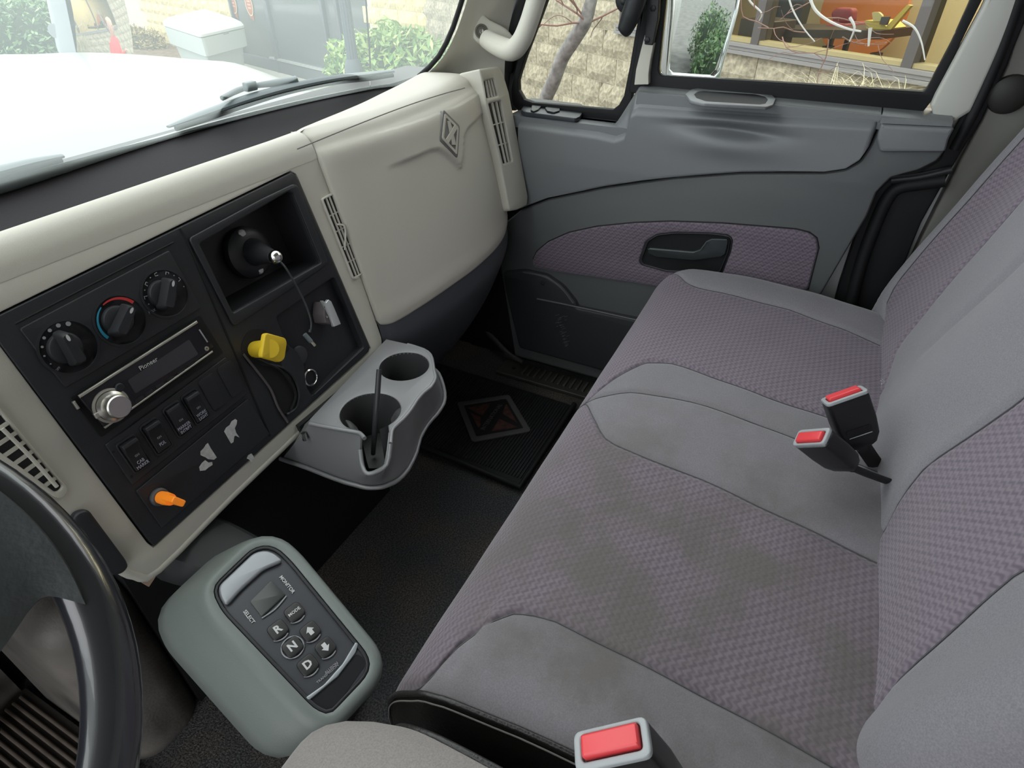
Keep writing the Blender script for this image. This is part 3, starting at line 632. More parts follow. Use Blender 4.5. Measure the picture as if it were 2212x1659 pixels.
# ---- socket, blank cap, bracket
ps = lathe('power_socket', [(.0125, 0), (.0135, .0025), (.0115, .0035), (.0105, .002), (.0100, -.008), (.0001, -.008)], CS.mat(*CS.at(675, 816), -.006), CHR, None, 32)
ps.data.materials.append(BLK2)
for p in ps.data.polygons:
    if p.index >= 32*3: p.material_index = 1
tag(ps, 'round power socket with a bright chrome ring low on the black panel', 'socket')
bl = lathe('socket_cap', [(.0145, 0), (.0145, .003), (.012, .0042), (.0001, .0042)], CS.mat(*CS.at(655, 768), -.0095), mat('cap_black', (.045, .045, .05), .4), None, 32); tag(bl, 'flat round black socket cap left of the chrome ringed socket', 'cap')
br = thing('connector_bracket', 'small silver and brown clip standing out from the black panel', 'bracket', loc=tuple(CS.w(*CS.at(700, 680), 0)))
Fz = Frame(CS.w(*CS.at(700, 682), .0), CS.n)
o = plate('clip_body', CS, [fillet(CS.pts([(686, 652), (700, 655), (708, 668), (716, 700), (706, 702), (688, 698), (684, 680)]), .002)], -.010, .016, mat('clip_taupe', (.12, .105, .105), .5), br, bw=.002)
Fc2 = CS.shift(.016)
plate('clip_face', Fc2, [fillet(Fc2.pts([(693, 649), (700, 654), (706, 647), (712, 651), (718, 664), (733, 700), (718, 706), (710, 684)]), .0008)], -.002, .004, mat('clip_silver', (.75, .77, .77), .35, metal=.6), br, bw=.001)
for px in ((685, 662), (689, 684)): lathe('rivet', [(.0022, 0), (.0018, .0012), (.0001, .0014)], CS.mat(*CS.at(*px), .0165), CHR, br, 10)
# ================================================================ cup holder
ch = thing('cup_holder', 'silver grey double cup holder sticking out under the dashboard', 'cup holder', loc=(.58, .5, .40))
ZT_ = .44
top_px = [(834, 732), (880, 742), (914, 753), (929, 764), (934, 780), (937, 800), (940, 815), (930, 833), (915, 845), (900, 862), (886, 884), (868, 905), (851, 920), (845, 932), (843, 955), (842, 982), (820, 993), (797, 996), (791, 970), (787, 944), (778, 934), (765, 930), (720, 922), (668, 912), (668, 905), (740, 830), (820, 746)]
bot_px = [(834, 780), (900, 790), (935, 800), (945, 810), (952, 828), (957, 850), (955, 872), (940, 895), (922, 915), (905, 945), (897, 975), (880, 1010), (860, 1032), (845, 1040), (830, 1046), (820, 1048), (800, 1049), (785, 1047), (770, 1043), (750, 1038), (735, 1033), (715, 1026), (670, 1008), (612, 988), (640, 930), (740, 850), (825, 770)]
F0 = Frame([.55, .5, ZT_], [0, 0, 1])
T = [PZ(u, v, ZT_) for u, v in top_px]; B = [PZ(u, v, .352) for u, v in bot_px]
# deck with two holes; the near one is open through the notch
c1, r1 = np.array(PZ(873, 790, ZT_))[:2], .040
c2, r2 = np.array(PZ(800, 888, ZT_))[:2], .044
T2 = [(p[0]-F0.o[0], p[1]-F0.o[1]) for p in T]
out2 = []
for i, p in enumerate(T2):
    out2.append(p)
hole1 = ngon(36, r1, c1[0]-F0.o[0], c1[1]-F0.o[1]); h2c = (c2[0]-F0.o[0], c2[1]-F0.o[1])
# keyhole: splice the near circle into the outline at the notch
k0 = 14; k1 = 20
a0_ = math.atan2(T2[k0][1]-h2c[1], T2[k0][0]-h2c[0]); a1_ = math.atan2(T2[k1][1]-h2c[1], T2[k1][0]-h2c[0])
while a1_ > a0_: a1_ -= 2*math.pi
da = (a1_-a0_)
if abs(da) < math.pi: go = a0_+np.linspace(.25, 2*math.pi+da-.25, 34); 
else: go = a0_-np.linspace(.25, -da-.25, 34)
arc2 = [(h2c[0]+r2*math.cos(t), h2c[1]+r2*math.sin(t)) for t in go]
loop = T2[:k0+1]+arc2+T2[k1:]
plate('deck', F0, [loop, hole1], -.006, 0, SILV, ch, bw=.002)
def lerp(a, b, t): return np.array(a)*(1-t)+np.array(b)*t
n_ = len(T)
OL = []
Tn = [np.array(t)-np.array([0, 0, .003]) for t in T]
# the notch points sink into the front wall
def wall_pt(i, t):
    p = lerp(Tn[i], B[i], t)
    return p
rows = []
for t in (0, .15, .4, .7, .88):
    rr = []
    for i in range(n_):
        lo = {15: .25, 16: .42, 17: .46, 18: .42, 19: .25}.get(i, 0); rr.append(wall_pt(i, max(t, lo)))
    rows.append(rr)
rows.append([B[i]+np.array([0, 0, .0]) for i in range(n_)])
cen = np.mean(B, 0)
rows.append([cen+(B[i]-cen)*.985+np.array([0, 0, -.006]) for i in range(n_)])
sh = loft('shell', rows, SILV, ch, cap0=False, cap1=True, ang=50); 
s_ = sh.modifiers.new('s', 'SOLIDIFY'); s_.thickness = .004; s_.offset = -1
rimt = [np.array(t)+np.array([0, 0, -.0025]) for t in T]
tube('deck_rim', rimt[1:15], .0032, SILV, ch, n=8, sm=2); tube('deck_rim', rimt[19:24], .0032, SILV, ch, n=8, sm=2)
tube('notch_rim', [rows[0][14], rows[0][15], rows[0][16], rows[0][17], rows[0][18], rows[0][19]], .0034, SILV, ch, n=8, sm=3)
# lower lip
lip = [cen+(B[i]-cen)*1.03+np.array([0, 0, -.001]) for i in range(2, 24)]
tube('lower_lip', lip, .0035, SILV, ch, n=8, sm=2)
CUPD = mat('cup_well_dark_grey', (.06, .06, .062), .5)
for c, r in ((c1, r1), (c2, r2)):
    mt = Matrix.Translation((c[0], c[1], 0)); A = np.linspace(0, 2*math.pi, 41)[:-1]
    V = []; Fq_ = []
    opens = r == r2; amid = math.atan2(T[17][1]-c[1], T[17][0]-c[0])
    idx = []
    for z, rr in ((ZT_-.001, r), (.38, r*.95), (.362, r*.9)):
        for a in A: V.append((c[0]+rr*math.cos(a), c[1]+rr*math.sin(a), z))
    for k in range(2):
        for j in range(40):
            am = (A[j]+math.pi/40-amid+math.pi) % (2*math.pi)-math.pi
            if opens and abs(am) < .36: continue
            Fq_.append((k*40+j, k*40+(j+1) % 40, (k+1)*40+(j+1) % 40, (k+1)*40+j))
    Fq_.append(tuple(80+j for j in range(40)))
    autosmooth(from_py('cup_well', V, Fq_, CUPD, ch))
# rubber fingers and liner tab in the near well
for u0, v0, u1, v1, w in ((793, 836, 795, 872, .011), (868, 888, 845, 912, .010), (752, 916, 775, 930, .011)):
    a = PZ(u0, v0, ZT_-.004); b = PZ(u1, v1, ZT_-.022); dr = b-a; sd = np.cross(dr, [0, 0, 1]); sd = sd/np.linalg.norm(sd)*w
    P_ = [[a-sd, a, a+sd], [lerp(a, b, .5)-sd+[0, 0, .003], lerp(a, b, .5)+[0, 0, .005], lerp(a, b, .5)+sd+[0, 0, .003]], [b-sd*.8, b, b+sd*.8]]
    grid('rubber_finger', dense(P_, 3, 3), mat('rubber_finger_grey', (.07, .07, .072), .5), ch, thick=.002)
tube('latch', [PY(655, 935, .565), PY(660, 950, .563)], .004, mat('latch_bright', (.7, .7, .7), .2, metal=1), ch, n=8, sm=2)
box('mount_bracket', (.60, .62, .385), (.26, .06, .05), BLK2, ch)
st = tube('stylus', [PZ(806, 980, .37), PZ(812, 900, .452), PZ(819, 798, .512)], [.0035, .0042, .0042, .0038], mat('stylus_grey', (.035, .035, .037), .4), None, n=12, sm=4)
tag(st, 'slim dark grey pen standing in the near cup well', 'pen')

# ================================================================ gear selector pod
gs = thing('gear_selector', 'grey push button gear selector pod with R N D keys and small display', 'gear selector', loc=(.25, .4, 0))
FP = Frame([.26, .41, .375], [-.10, -.28, 1.0], [.78, -.62, 0])
fpx = [(462, 1282), (466, 1262), (545, 1186), (575, 1178), (600, 1186), (628, 1212), (790, 1410), (800, 1435), (790, 1462), (735, 1520), (712, 1545), (680, 1530), (660, 1510), (480, 1320)]
FPp = FP.pts(fpx)
f_in = resample(smooth_loop([np.array(p) for p in fillet(FPp, .012, 3)], 1), 72)
cF = np.mean(f_in, 0)
def off(L, d):
    L = [np.array(p) for p in L]; k = len(L); o = []
    for i in range(k):
        t = L[(i+2) % k]-L[i-2]; t /= np.linalg.norm(t); n = np.array([t[1], -t[0]])
        if n@(L[i]-cF) < 0: n = -n
        o.append(L[i]+n*d)
    return o
LP = []
def lift(L, h, sh=(0, 0)): return [FP.w(p[0]+sh[0], p[1]+sh[1], h) for p in L]
loops = [lift(off(f_in, .001), -.006), lift(off(f_in, .001), .001), lift(off(f_in, .006), .003), lift(off(f_in, .013), .001), lift(off(f_in, .0175), -.006, (-.002, 0)), lift(off(f_in, .021), -.018, (-.012, .002)), lift(off(f_in, .024), -.040, (-.034, .005)), lift(off(f_in, .022), -.062, (-.048, .010)), lift(off(f_in, .012), -.09, (-.046, .016)), lift(off(f_in, .0), -.12, (-.02, .03))]
low = off(f_in, -.004)
loops.append([FP.w(p[0], p[1]+.035, -.15) for p in low])
g = loft('pod_housing', loops, POD, gs, cap0=False, cap1=True, ang=60)
# neck towards the dash and pedestal to the floor
nk = [[(-.03, .10), (.07, .11), (.08, .05), (-.04, .04)]]
NG = [FP.w(a, b, h) for a, b, h in [(-.055, .05, -.045), (.03, .07, -.045), (.03, .06, -.11), (-.05, .04, -.11)]]
DG = [np.array(p) for p in [(.20, .68, .385), (.33, .68, .385), (.33, .68, .28), (.20, .68, .28)]]
loft('neck', [fillet3 for fillet3 in [NG, [lerp(a, b, .5)+np.array([0, 0, .008]) for a, b in zip(NG, DG)], DG]], mat('pod_neck_dark', (.03, .032, .033), .6), gs)
subs(bpy.data.objects['neck'], 2)
box('pedestal', (.275, .50, .12), (.10, .16, .24), mat('pedestal_dark', (.04, .04, .04), .6), gs, None, .02, 3)
FCE = FP.shift(-.003)
plate('face_plate', FP, [[tuple(p) for p in f_in]], -.006, -.002, mat('selector_face', (.045, .047, .055), .45), gs, bw=.001)
plate('face_border', FP, [[tuple(p) for p in off(f_in, .0005)], [tuple(p) for p in off(f_in, -.0035)]], -.004, .0005, BLK, gs, bw=.0015)
# top silver pad and lower finger rest
FS = FP.shift(-.002)
pad = FS.pts([(472, 1268), (548, 1196), (572, 1190), (592, 1196), (613, 1214), (570, 1232), (522, 1275), (489, 1312), (476, 1292)], .002)
plate('palm_pad', FS, [fillet(pad, .006)], 0, .006, mat('pad_silver', (.30, .31, .33), .35, metal=.35), gs, bw=.0045, res=4)
shd = FS.pts([(489, 1318), (520, 1280), (560, 1240), (613, 1216), (617, 1226), (570, 1252), (525, 1296), (494, 1326)]); 
low1 = FS.pts([(660, 1508), (700, 1480), (740, 1435), (768, 1388), (774, 1392), (768, 1412), (730, 1462), (668, 1514)])
plate('lower_edge', FS, [fillet(low1, .002)], 0, .003, mat('edge_silver', (.42, .45, .47), .3, metal=.4), gs, bw=.001)
low2 = FS.pts([(668, 1516), (730, 1464), (770, 1412), (784, 1420), (790, 1436), (745, 1500), (708, 1540), (690, 1535)])
plate('finger_well', FS, [fillet(low2, .005)], .0001, .0006, SEAM, gs)
FD = FS.shift(.0004)
lcd = plate('display_window', FD, [fillet(FD.pts([(540, 1300), (585, 1255), (617, 1286), (566, 1334)]), .002)], -.0005, .0012, mat('lcd_dark', (.028, .032, .028), .2), gs, bw=.0004)
tube('display_bar', [FD.w(*FD.at(566, 1336), .001), FD.w(*FD.at(595, 1316), .001), FD.w(*FD.at(619, 1288), .001)], .0009, mat('print_grey', (.35, .36, .38), .5), gs, n=6)
KEY = mat('key_black', (.022, .021, .022), .4)
d1 = np.array(FD.at(661, 1439))-np.array(FD.at(600, 1360)); d1 /= np.linalg.norm(d1)
kr = math.atan2(d1[0], -d1[1]); kr = math.atan2(-d1[1], d1[0])
ang_k = math.atan2(d1[1], d1[0])+math.pi/2     # text up direction runs opposite d1
for (u, v, s) in ((636, 1322, 'MODE'), (600, 1360, 'R'), (670, 1363, 'UP'), (632, 1397, 'N'), (703, 1398, 'DN'), (665, 1436, 'D')):
    a, b = FD.at(u, v, .003); w = .0098
    mt = [(a+math.cos(ang_k)*x-math.sin(ang_k)*y, b+math.sin(ang_k)*x+math.cos(ang_k)*y) for x, y in fillet([(-w, -w), (w, -w), (w, w), (-w, w)], .0055, 5)]
    k = plate('key', FD, [mt], 0, .0035, KEY, gs, bw=.0016, res=3)
    A = np.linspace(-math.pi*.93, -math.pi*.45, 8) if s != 'N' else np.linspace(0, 2*math.pi, 25)
    rr = .0118
    tube('key_halo', [FD.w(a+rr*math.cos(t+ang_k+.4), b+rr*math.sin(t+ang_k+.4), .0012) for t in A], .0008, mat('print_grey'), k, n=6, sm=1)
    if s in 'RND': text('key_letter', s, FD, a, b, .0125, WHT, k, rot=ang_k, h=.0036, bold=.0004)
    elif s == 'MODE': text('key_word', s, FD, a, b, .0052, WHT, k, rot=ang_k, h=.0036, bold=.0001)
    else:
        q = 1 if s == 'UP' else -1; sh_ = [(0, .0055*q), (.005, 0), (.0024, 0), (.0024, -.005*q), (-.0024, -.005*q), (-.0024, 0), (-.005, 0)]
        if q < 0: sh_ = sh_[::-1]
        plate('key_arrow', FD, [[(a+math.cos(ang_k)*x-math.sin(ang_k)*y, b+math.sin(ang_k)*x+math.cos(ang_k)*y) for x, y in sh_]], .0036, .004, WHT, k)
for (u, v, s) in ((620, 1263, 'MONITOR'), (538, 1333, 'SELECT')):
    a, b = FD.at(u, v); text('legend', s, FD, a, b, .0058, WHT, gs, rot=ang_k-math.pi/2, h=.0006, bold=.0001)
a, b = FD.at(716, 1443); text('legend', 'ALLISON', FD, a, b, .0042, DIM, gs, rot=ang_k, h=.0006)
a, b = FD.at(708, 1456); text('legend', 'TRANSMISSION', FD, a, b, .0040, DIM, gs, rot=ang_k, h=.0006)

# ================================================================ floor things
TAUPE = mat('worn_taupe_rubber', (.15, .135, .12), .5, var=.4, vscale=9, bump=.3, bscale=200)
hm = box('engine_hump', (.148, .795, .15), (.115, .28, .38), TAUPE, None, None, .045, 5); tag(hm, 'worn taupe engine cover hump on the floor beside the selector pod', 'engine cover')
mat_l = thing('ribbed_mat', 'brown ribbed rubber floor mat in the driver footwell', 'floor mat', loc=(-.12, .75, .0))
box('mat_base', (-.13, .69, .008), (.43, .48, .012), mat('brown_black_rubber', (.05, .043, .038), .6), mat_l)
RIB = mat('rib_brown_rubber', (.15, .122, .10), .55, var=.3, vscale=20)
proto = None
for i in range(38):
    x = -.335+.0110*i
    if proto is None: proto = box('rib', (0, 0, 0), (.0052, .46, .007), RIB, mat_l, None, .002, 1); r_ = proto
    else: r_ = proto.copy(); COL.objects.link(r_)
    r_.location = (x, .69, .018)
pd = thing('foot_pedal', 'dark rubber foot pedal beside the ribbed mat', 'pedal', loc=(-.02, .93, .06))
plate('pedal_pad', Frame([.0, .93, .11], [0, -.75, .66]), [fillet([(-.03, -.09), (.03, -.09), (.03, .09), (-.03, .09)], .01)], 0, .012, RUB, pd, bw=.003)
tube('pedal_arm', [(0, .935, .12), (0, .97, .25)], .008, RUB, pd)
# passenger mat
FM = Frame([1.0, .55, .012], [0, 0, 1])
pm = thing('passenger_mat', 'black ribbed floor mat with a diamond emblem in the passenger footwell', 'floor mat', loc=(1.0, .58, 0))
mo = FM.pts([(905, 962), (1122, 1054), (1300, 830), (1190, 780), (1060, 740), (1000, 800), (955, 870)])
mo = [mo[0], mo[1], (mo[1][0]+.33, mo[1][1]), (mo[1][0]+.34, mo[0][1]+.16), (mo[0][0], mo[0][1]+.16)]
plate('mat_base', FM, [fillet(mo, .02)], -.011, -.002, RUB, pm, bw=.003)
E1 = FM.pts([(905, 962), (1122, 1054)])
tube('raised_edge', [FM.w(E1[0][0], E1[0][1]+.16, .003), FM.w(E1[0][0], E1[0][1], .003), FM.w(E1[1][0], E1[1][1], .003), FM.w(E1[1][0]+.33, E1[1][1], .003)], .007, RUB, pm, n=10, sm=1)
rb_ = bmesh.new(); x0, x1 = mo[0][0]+.01, mo[2][0]-.01; y = mo[1][1]+.01
while y < mo[0][1]+.15:
    for q in (0,):
        vv = [rb_.verts.new(FM.w(x, yy, hh)) for x in (x0, x1) for yy, hh in ((y, -.002), (y+.0012, .001), (y+.0030, .001), (y+.0042, -.002))]
        for j in range(3): rb_.faces.new((vv[j], vv[j+1], vv[4+j+1], vv[4+j]))
    y += .0075
ro = bm_obj('fine_ribs', rb_, mat('rib_black_rubber', (.018, .019, .021), .5), pm, 20); ro['kind'] = 'stuff'
FE = FM.shift(.003)
em = FE.pts([(987, 870), (1100, 853), (1148, 932), (1020, 955)])
ce = np.mean(em, 0); ins_ = [tuple(ce+(np.array(p)-ce)*.80) for p in em]
EMB = mat('worn_grey_emblem', (.075, .075, .07), .6)
e_ = plate('emblem_frame', FE, [fillet(em, .01), fillet(ins_, .004)], -.003, .002, EMB, pm, bw=.0008)
e_['label'] = 'worn diamond emblem on the mat'
plate('emblem_field', FE, [fillet(ins_, .003)], -.003, .0002, RUB, e_)
RD = mat('faded_red_print', (.07, .026, .020), .7, var=.4, vscale=60)
ic = [np.array(p) for p in ins_]
def bl2(s, t):  # s along 0->1, t along 0->3
    return tuple((1-s)*(1-t)*ic[0]+s*(1-t)*ic[1]+s*t*ic[2]+(1-s)*t*ic[3])
for quad in ([(.06, .1), (.62, .06), (.30, .42)], [(.08, .25), (.25, .45), (.12, .9)], [(.75, .45), (.94, .15), (.94, .8)], [(.35, .92), (.62, .60), (.9, .94)]):
    plate('emblem_red', FE, [[bl2(*q) for q in quad]], .0002, .0012, RD, e_)
aa = np.array(bl2(.06, .97)); bb = np.array(bl2(.94, .03)); d = (bb-aa)/np.linalg.norm(bb-aa); nn = np.array([-d[1], d[0]])*.012
plate('emblem_band', FE, [fillet([tuple(aa+nn), tuple(bb+nn), tuple(bb-nn), tuple(aa-nn)], .004)], .0004, .0016, RUB, e_)
text('emblem_text', 'INTERNATIONAL', FE, *((aa+bb)/2), .0165, EMB, e_, rot=math.atan2(d[1], d[0]), h=.0017, sx=.86, ext=.0004)
# tread plate on the door sill
tp = thing('tread_plate', 'dark grooved sill plate at the foot of the passenger door', 'tread plate', loc=(1.27, .4, .02))
box('plate_base', (1.255, .35, .006), (.07, .62, .012), mat('sill_dark', (.05, .047, .042), .5), tp, None, .003)
pr = None
for i in range(26):
    if pr is None: pr = box('ridge', (0, 0, 0), (.045, .007, .006), mat('ridge_dark', (.085, .078, .068), .5), tp, None, .0015, 1); q = pr
    else: q = pr.copy(); COL.objects.link(q)
    q.location = (1.258, .585-.018*i, .015)
lathe('screw', [(.006, 0), (.006, .002), (.0001, .003)], Matrix.Translation((1.255, .62, .012)), BLK, tp, 12)
tube('kick_trim', [PZ(u, v, z) for u, v, z in [(1040, 705, .06), (1075, 740, .045), (1100, 765, .03), (1130, 782, .02)]], .008, mat('sill_dark'), tp)

# ================================================================ steering wheel
sw = thing('steering_wheel', 'black steering wheel with a glossy rim at the lower left', 'steering wheel', loc=(-.106, .397, .698))
tl = math.radians(40); Cw = np.array([-.106, .397, .698]); ex = np.array([1., 0, 0]); ey = np.array([0, math.cos(tl), math.sin(tl)]); en = np.cross(ex, ey)
if en[2] < 0: en = -en
Rw = .2
GLR = mat('steering_rim_black', (.018, .019, .024), .24, spec=.8, coat=.8)
HUB = mat('steering_hub_black', (.022, .026, .026), .5, var=.35, vscale=18, bump=.2, bscale=200)
V = []; Fc_ = []
na, nb = 96, 20
for i in range(na):
    t = 2*math.pi*i/na; rd = ex*math.cos(t)+ey*math.sin(t)
    for j in range(nb):
        s = 2*math.pi*j/nb; V.append(Cw+rd*(Rw+.0165*math.cos(s))+en*.013*math.sin(s))
for i in range(na):
    for j in range(nb): Fc_.append((i*nb+j, ((i+1) % na)*nb+j, ((i+1) % na)*nb+(j+1) % nb, i*nb+(j+1) % nb))
autosmooth(from_py('rim', V, Fc_, GLR, sw), 60)
def wp(r, deg, h): t = math.radians(deg); return Cw+(ex*math.cos(t)+ey*math.sin(t))*r+en*h
SP = []
for r, dd, hh in ((.02, (-70, 100), -.03), (.07, (-60, 90), -.022), (.11, (-38, 70), -.014), (.15, (-22, 58), -.006), (.18, (-15, 60), -.001), (.199, (-20, 66), .003)):
    SP.append([wp(r, t, hh+.010*math.sin(math.pi*k/12)) for k, t in enumerate(np.linspace(dd[0], dd[1], 13))])
grid('spoke', dense(SP, 5, 3), HUB, sw, thick=.012)
SP2 = [[2*Cw-(np.array(p)-0)+2*(np.array(p)-Cw)@en*en for p in r] for r in SP]
grid('spoke', dense(SP2, 5, 3), HUB, sw, thick=.012, flip=False)
lathe('hub_pad', [(.075, -.05), (.085, -.02), (.075, .0), (.05, .010), (.0001, .012)], Frame(Cw, en).mat(), HUB, sw, 40)
lathe('column', [(.045, -.28), (.045, -.04), (.0001, -.04)], Frame(Cw, en).mat(), BLK2, sw, 24)
# ================================================================ passenger bench
bench = thing('passenger_bench', 'two place passenger bench in grey cloth with purple woven inserts', 'seat', loc=(.72, 0, 0))
XN = [(.30, .208), (.10, .226), (-.05, .232), (-.25, .235)]
XF = [(.30, 1.19), (.235, 1.195), (.178, 1.232), (.086, 1.258), (-.005, 1.262), (-.094, 1.25), (-.25, 1.21)]
Bd = dict(
 b0=[(.26, .213), (.215, .216), (.202, .225), (.198, .259), (.182, .291), (.157, .325), (.122, .335), (.044, .333), (-.061, .327), (-.153, .32), (-.25, .315)],
 b1=[(.26, .716), (.226, .715), (.205, .678), (.171, .632), (.147, .621), (.105, .614), (.036, .612), (.001, .607), (-.181, .58), (-.25, .58)],
 b2=[(.26, .716), (.228, .716), (.165, .744), (.069, .754), (.001, .75), (-.091, .738), (-.25, .72)],
 b3=[(.26, .716), (.228, .717), (.201, .783), (.167, .839), (.13, .853), (.091, .85), (-.025, .833), (-.25, .82)],
 b4=[(.26, 1.19), (.227, 1.19), (.201, 1.17), (.174, 1.142), (.143, 1.133), (.065, 1.133), (-.032, 1.129), (-.125, 1.112), (-.25, 1.08)])
prof_c = smooth_loop([(.215, .10), (.232, .22), (.243, .32), (.245, .365), (.238, .395), (.222, .416), (.198, .428), (.15, .433), (.05, .432), (-.05, .428), (-.15, .422), (-.27, .41)], 8, False)
prof_c = np.array(prof_c)
nose = int(np.argmax(prof_c[:, 0]))
YG = np.linspace(-.28, .30, 581); _bc = {}
def bval(tab, Y):
    k = id(tab)
    if k not in _bc:
        t = sorted(tab); y = np.interp(YG, [p[0] for p in t], [p[1] for p in t]); w = np.hanning(17); w /= w.sum(); _bc[k] = np.convolve(np.pad(y, 8, mode='edge'), w, 'valid')
    return float(np.interp(Y, YG, _bc[k]))
SEAMS = [lambda Y: bval(XN, Y)]+[(lambda Y, k=k: bval(Bd[k], Y)) for k in ('b0', 'b1', 'b2', 'b3', 'b4')]+[lambda Y: bval(XF, Y)]
def cush(x, i, bs):
    Y, Z = prof_c[i]; top = np.clip((Z-.36)/.06, 0, 1)
    # puff between seams, sink along them; rounded ends
    g = min([abs(x-b) for b in bs[1:-1]]+[1]); z = Z-.0045*top*math.exp(-(g/.006)**2)
    ef = np.clip((x-(bs[-1]-.05))/.05, 0, 1); z -= .035*ef**2.2*top; y = Y-.02*ef**2*(1-top)
    en_ = np.clip((bs[0]+.02-x)/.02, 0, 1); z -= .006*en_**2*top
    z += top*.010*math.exp(-((x-.28)/.05)**2)*(1 if Y < .18 else 0.3)+top*.012*math.exp(-((x-1.18)/.05)**2)+top*.012*math.exp(-((x-.72)/.08)**2)*np.clip((.2-Y)/.1, 0, 1)
    z -= top*.006*math.exp(-((x-.47)/.12)**2-((Y-.02)/.12)**2)
    z += top*.0015*math.sin(x*37+Y*23)*math.sin(Y*31-x*11)
    return (x, y, z)
BSY = [[f(.26 if i <= nose else prof_c[i][0]) for f in SEAMS] for i in range(len(prof_c))]
def strip(name, k, m, n=26, parent=bench):
    P = []
    for i in range(len(prof_c)):
        bs = BSY[i]; a, b = bs[k], bs[k+1]
        if b < a+1e-4: b = a
        s = (1-np.cos(np.linspace(0, math.pi, n)))/2
        P.append([cush(a+(b-a)*t, i, bs) for t in s])
    me_P = np.array(P); V = me_P.reshape(-1, 3); F = []
    for i in range(len(P)-1):
        for j in range(n-1):
            q = (i*n+j, i*n+j+1, (i+1)*n+j+1, (i+1)*n+j)
            if abs(V[q[1]][0]-V[q[0]][0]) < 1e-5 and abs(V[q[2]][0]-V[q[3]][0]) < 1e-5: continue
            F.append(q[::-1])
    me = bpy.data.meshes.new(name); me.from_pydata([tuple(v) for v in V], [], F); bm = bmesh.new(); bm.from_mesh(me); bmesh.ops.remove_doubles(bm, verts=bm.verts, dist=1e-6)
    bmesh.ops.delete(bm, geom=[v for v in bm.verts if not v.link_faces], context='VERTS')
    for f in bm.faces: f.smooth = True
    bm.to_mesh(me); bm.free(); return link(name, me, m, parent)
strip('side_bolster', 0, F_GRY)
strip('seat_insert', 1, F_PURS, 60)['label'] = 'soiled purple woven insert'
strip('centre_bolster', 2, F_GRY); strip('centre_bolster', 3, F_GRY)
strip('seat_insert', 4, F_PUR, 50)['label'] = 'clean purple woven insert'
strip('side_bolster', 5, F_GRY)
# stitched seams
def seam_tube(k, i0, parent=bench):
    P = [cush(BSY[i][k], i, BSY[i]) for i in range(i0, len(prof_c), 2)]
    tube('seam', [(p[0], p[1], p[2]+.0006) for p in P], .0007, THREAD, parent, n=5, sm=1)
for k, i0 in ((1, nose+3), (2, nose+6), (3, nose+6), (4, nose+6), (5, nose+4)): seam_tube(k, i0)
# near side: black vinyl boxing with piping
ed = [np.array(cush(BSY[i][0], i, BSY[i])) for i in range(len(prof_c))]
VS = []
for t, dx in ((0, 0), (.02, -.004), (.12, -.010), (.5, -.014), (1, -.006)):
    VS.append([(p[0]+dx, p[1]-.012*min(1, t*4)*(1 if j < nose+10 else 0), p[2]*(1-t)+.10*t if True else 0) for j, p in enumerate(ed)])
grid('side_boxing', VS, VINYL, bench)['label'] = 'black vinyl side'
tube('piping', [p+np.array([-.002, 0, .001]) for p in ed[nose-8::2]], .003, VINYL, bench, n=8, sm=1)
tube('piping_stitch', [p+np.array([-.0065, -.001, -.004]) for p in ed[nose-8::2]], .0008, mat('pale_stitch', (.25, .24, .22), .7), bench, n=5, sm=1)
ef_ = [np.array(cush(BSY[i][-1], i, BSY[i])) for i in range(len(prof_c))]
grid('side_boxing', [ef_, [(p[0]+.004, p[1], .10) for p in ef_]], F_GRY, bench)
box('seat_base', (.72, -.02, .07), (.92, .42, .12), mat('seat_base_black', (.015, .015, .015), .6), bench, None, .01)
# backrest
ZB = np.concatenate([np.linspace(.36, .56, 18), np.linspace(.58, .95, 22), [.98, 1.0, 1.005, .99, .95]])
YBk = [-.176-.33*(z-.42)-.012*math.exp(-((z-.40)/.05)**2) for z in ZB[:40]]+[-.375, -.41, -.45, -.48, -.49]
BB = [
 [(.36, .285), (.46, .285), (.56, .290), (.7, .30), (1.05, .31)],
 [(.36, .38), (.416, .387), (.454, .408), (.517, .43), (.577, .451), (.7, .46), (1.05, .47)],
 [(.36, .61), (.419, .623), (.457, .647), (.509, .665), (.613, .655), (1.05, .65)],
 [(.36, .86), (.44, .905), (.58, .908), (.656, .902), (1.05, .90)],
 [(.36, .92), (.427, .940), (.469, 1.005), (.544, 1.035), (.649, 1.06), (.72, 1.07), (1.05, 1.07)],
 [(.36, 1.10), (.43, 1.16), (.45, 1.19), (.488, 1.205), (.613, 1.21), (.715, 1.21), (1.05, 1.21)],
 [(.36, 1.24), (.45, 1.262), (.6, 1.275), (.75, 1.28), (.95, 1.28), (1.05, 1.27)]]
def bb(k, z): return float(np.interp(z, [p[0] for p in BB[k]], [p[1] for p in BB[k]]))
def back(x, i, bs):
    y, z = YBk[i], ZB[i]
    g = min([abs(x-b) for b in (bs[1], bs[2], bs[4], bs[5])]+[1]); y -= .0045*math.exp(-(g/.006)**2)
    y -= .006*math.exp(-((x-bs[3])/.012)**2)*np.clip((z-.5)/.08, 0, 1)
    y += .020*math.exp(-((x-1.225)/.045)**2)*(1 if i < 40 else .5)+.014*math.exp(-((x-.80)/.09)**2)+.018*math.exp(-((x-.345)/.04)**2)
    e1 = np.clip((x-(bs[-1]-.045))/.045, 0, 1); e0 = np.clip(((bs[0]+.045)-x)/.045, 0, 1); y -= .05*e1**2.4+.05*e0**2.4
    y += .0012*math.sin(x*41+z*17)*math.sin(z*23)
    return (x, y, z)
def bstrip(name, k, m, n=24):
    P = []
    for i in range(len(ZB)):
        bs = [bb(q, min(ZB[i], .95)) for q in range(7)]; s = (1-np.cos(np.linspace(0, math.pi, n)))/2
        P.append([back(bs[k]+(bs[k+1]-bs[k])*t, i, bs) for t in s])
    o = grid(name, P, m, bench, flip=False, ang=180); return o
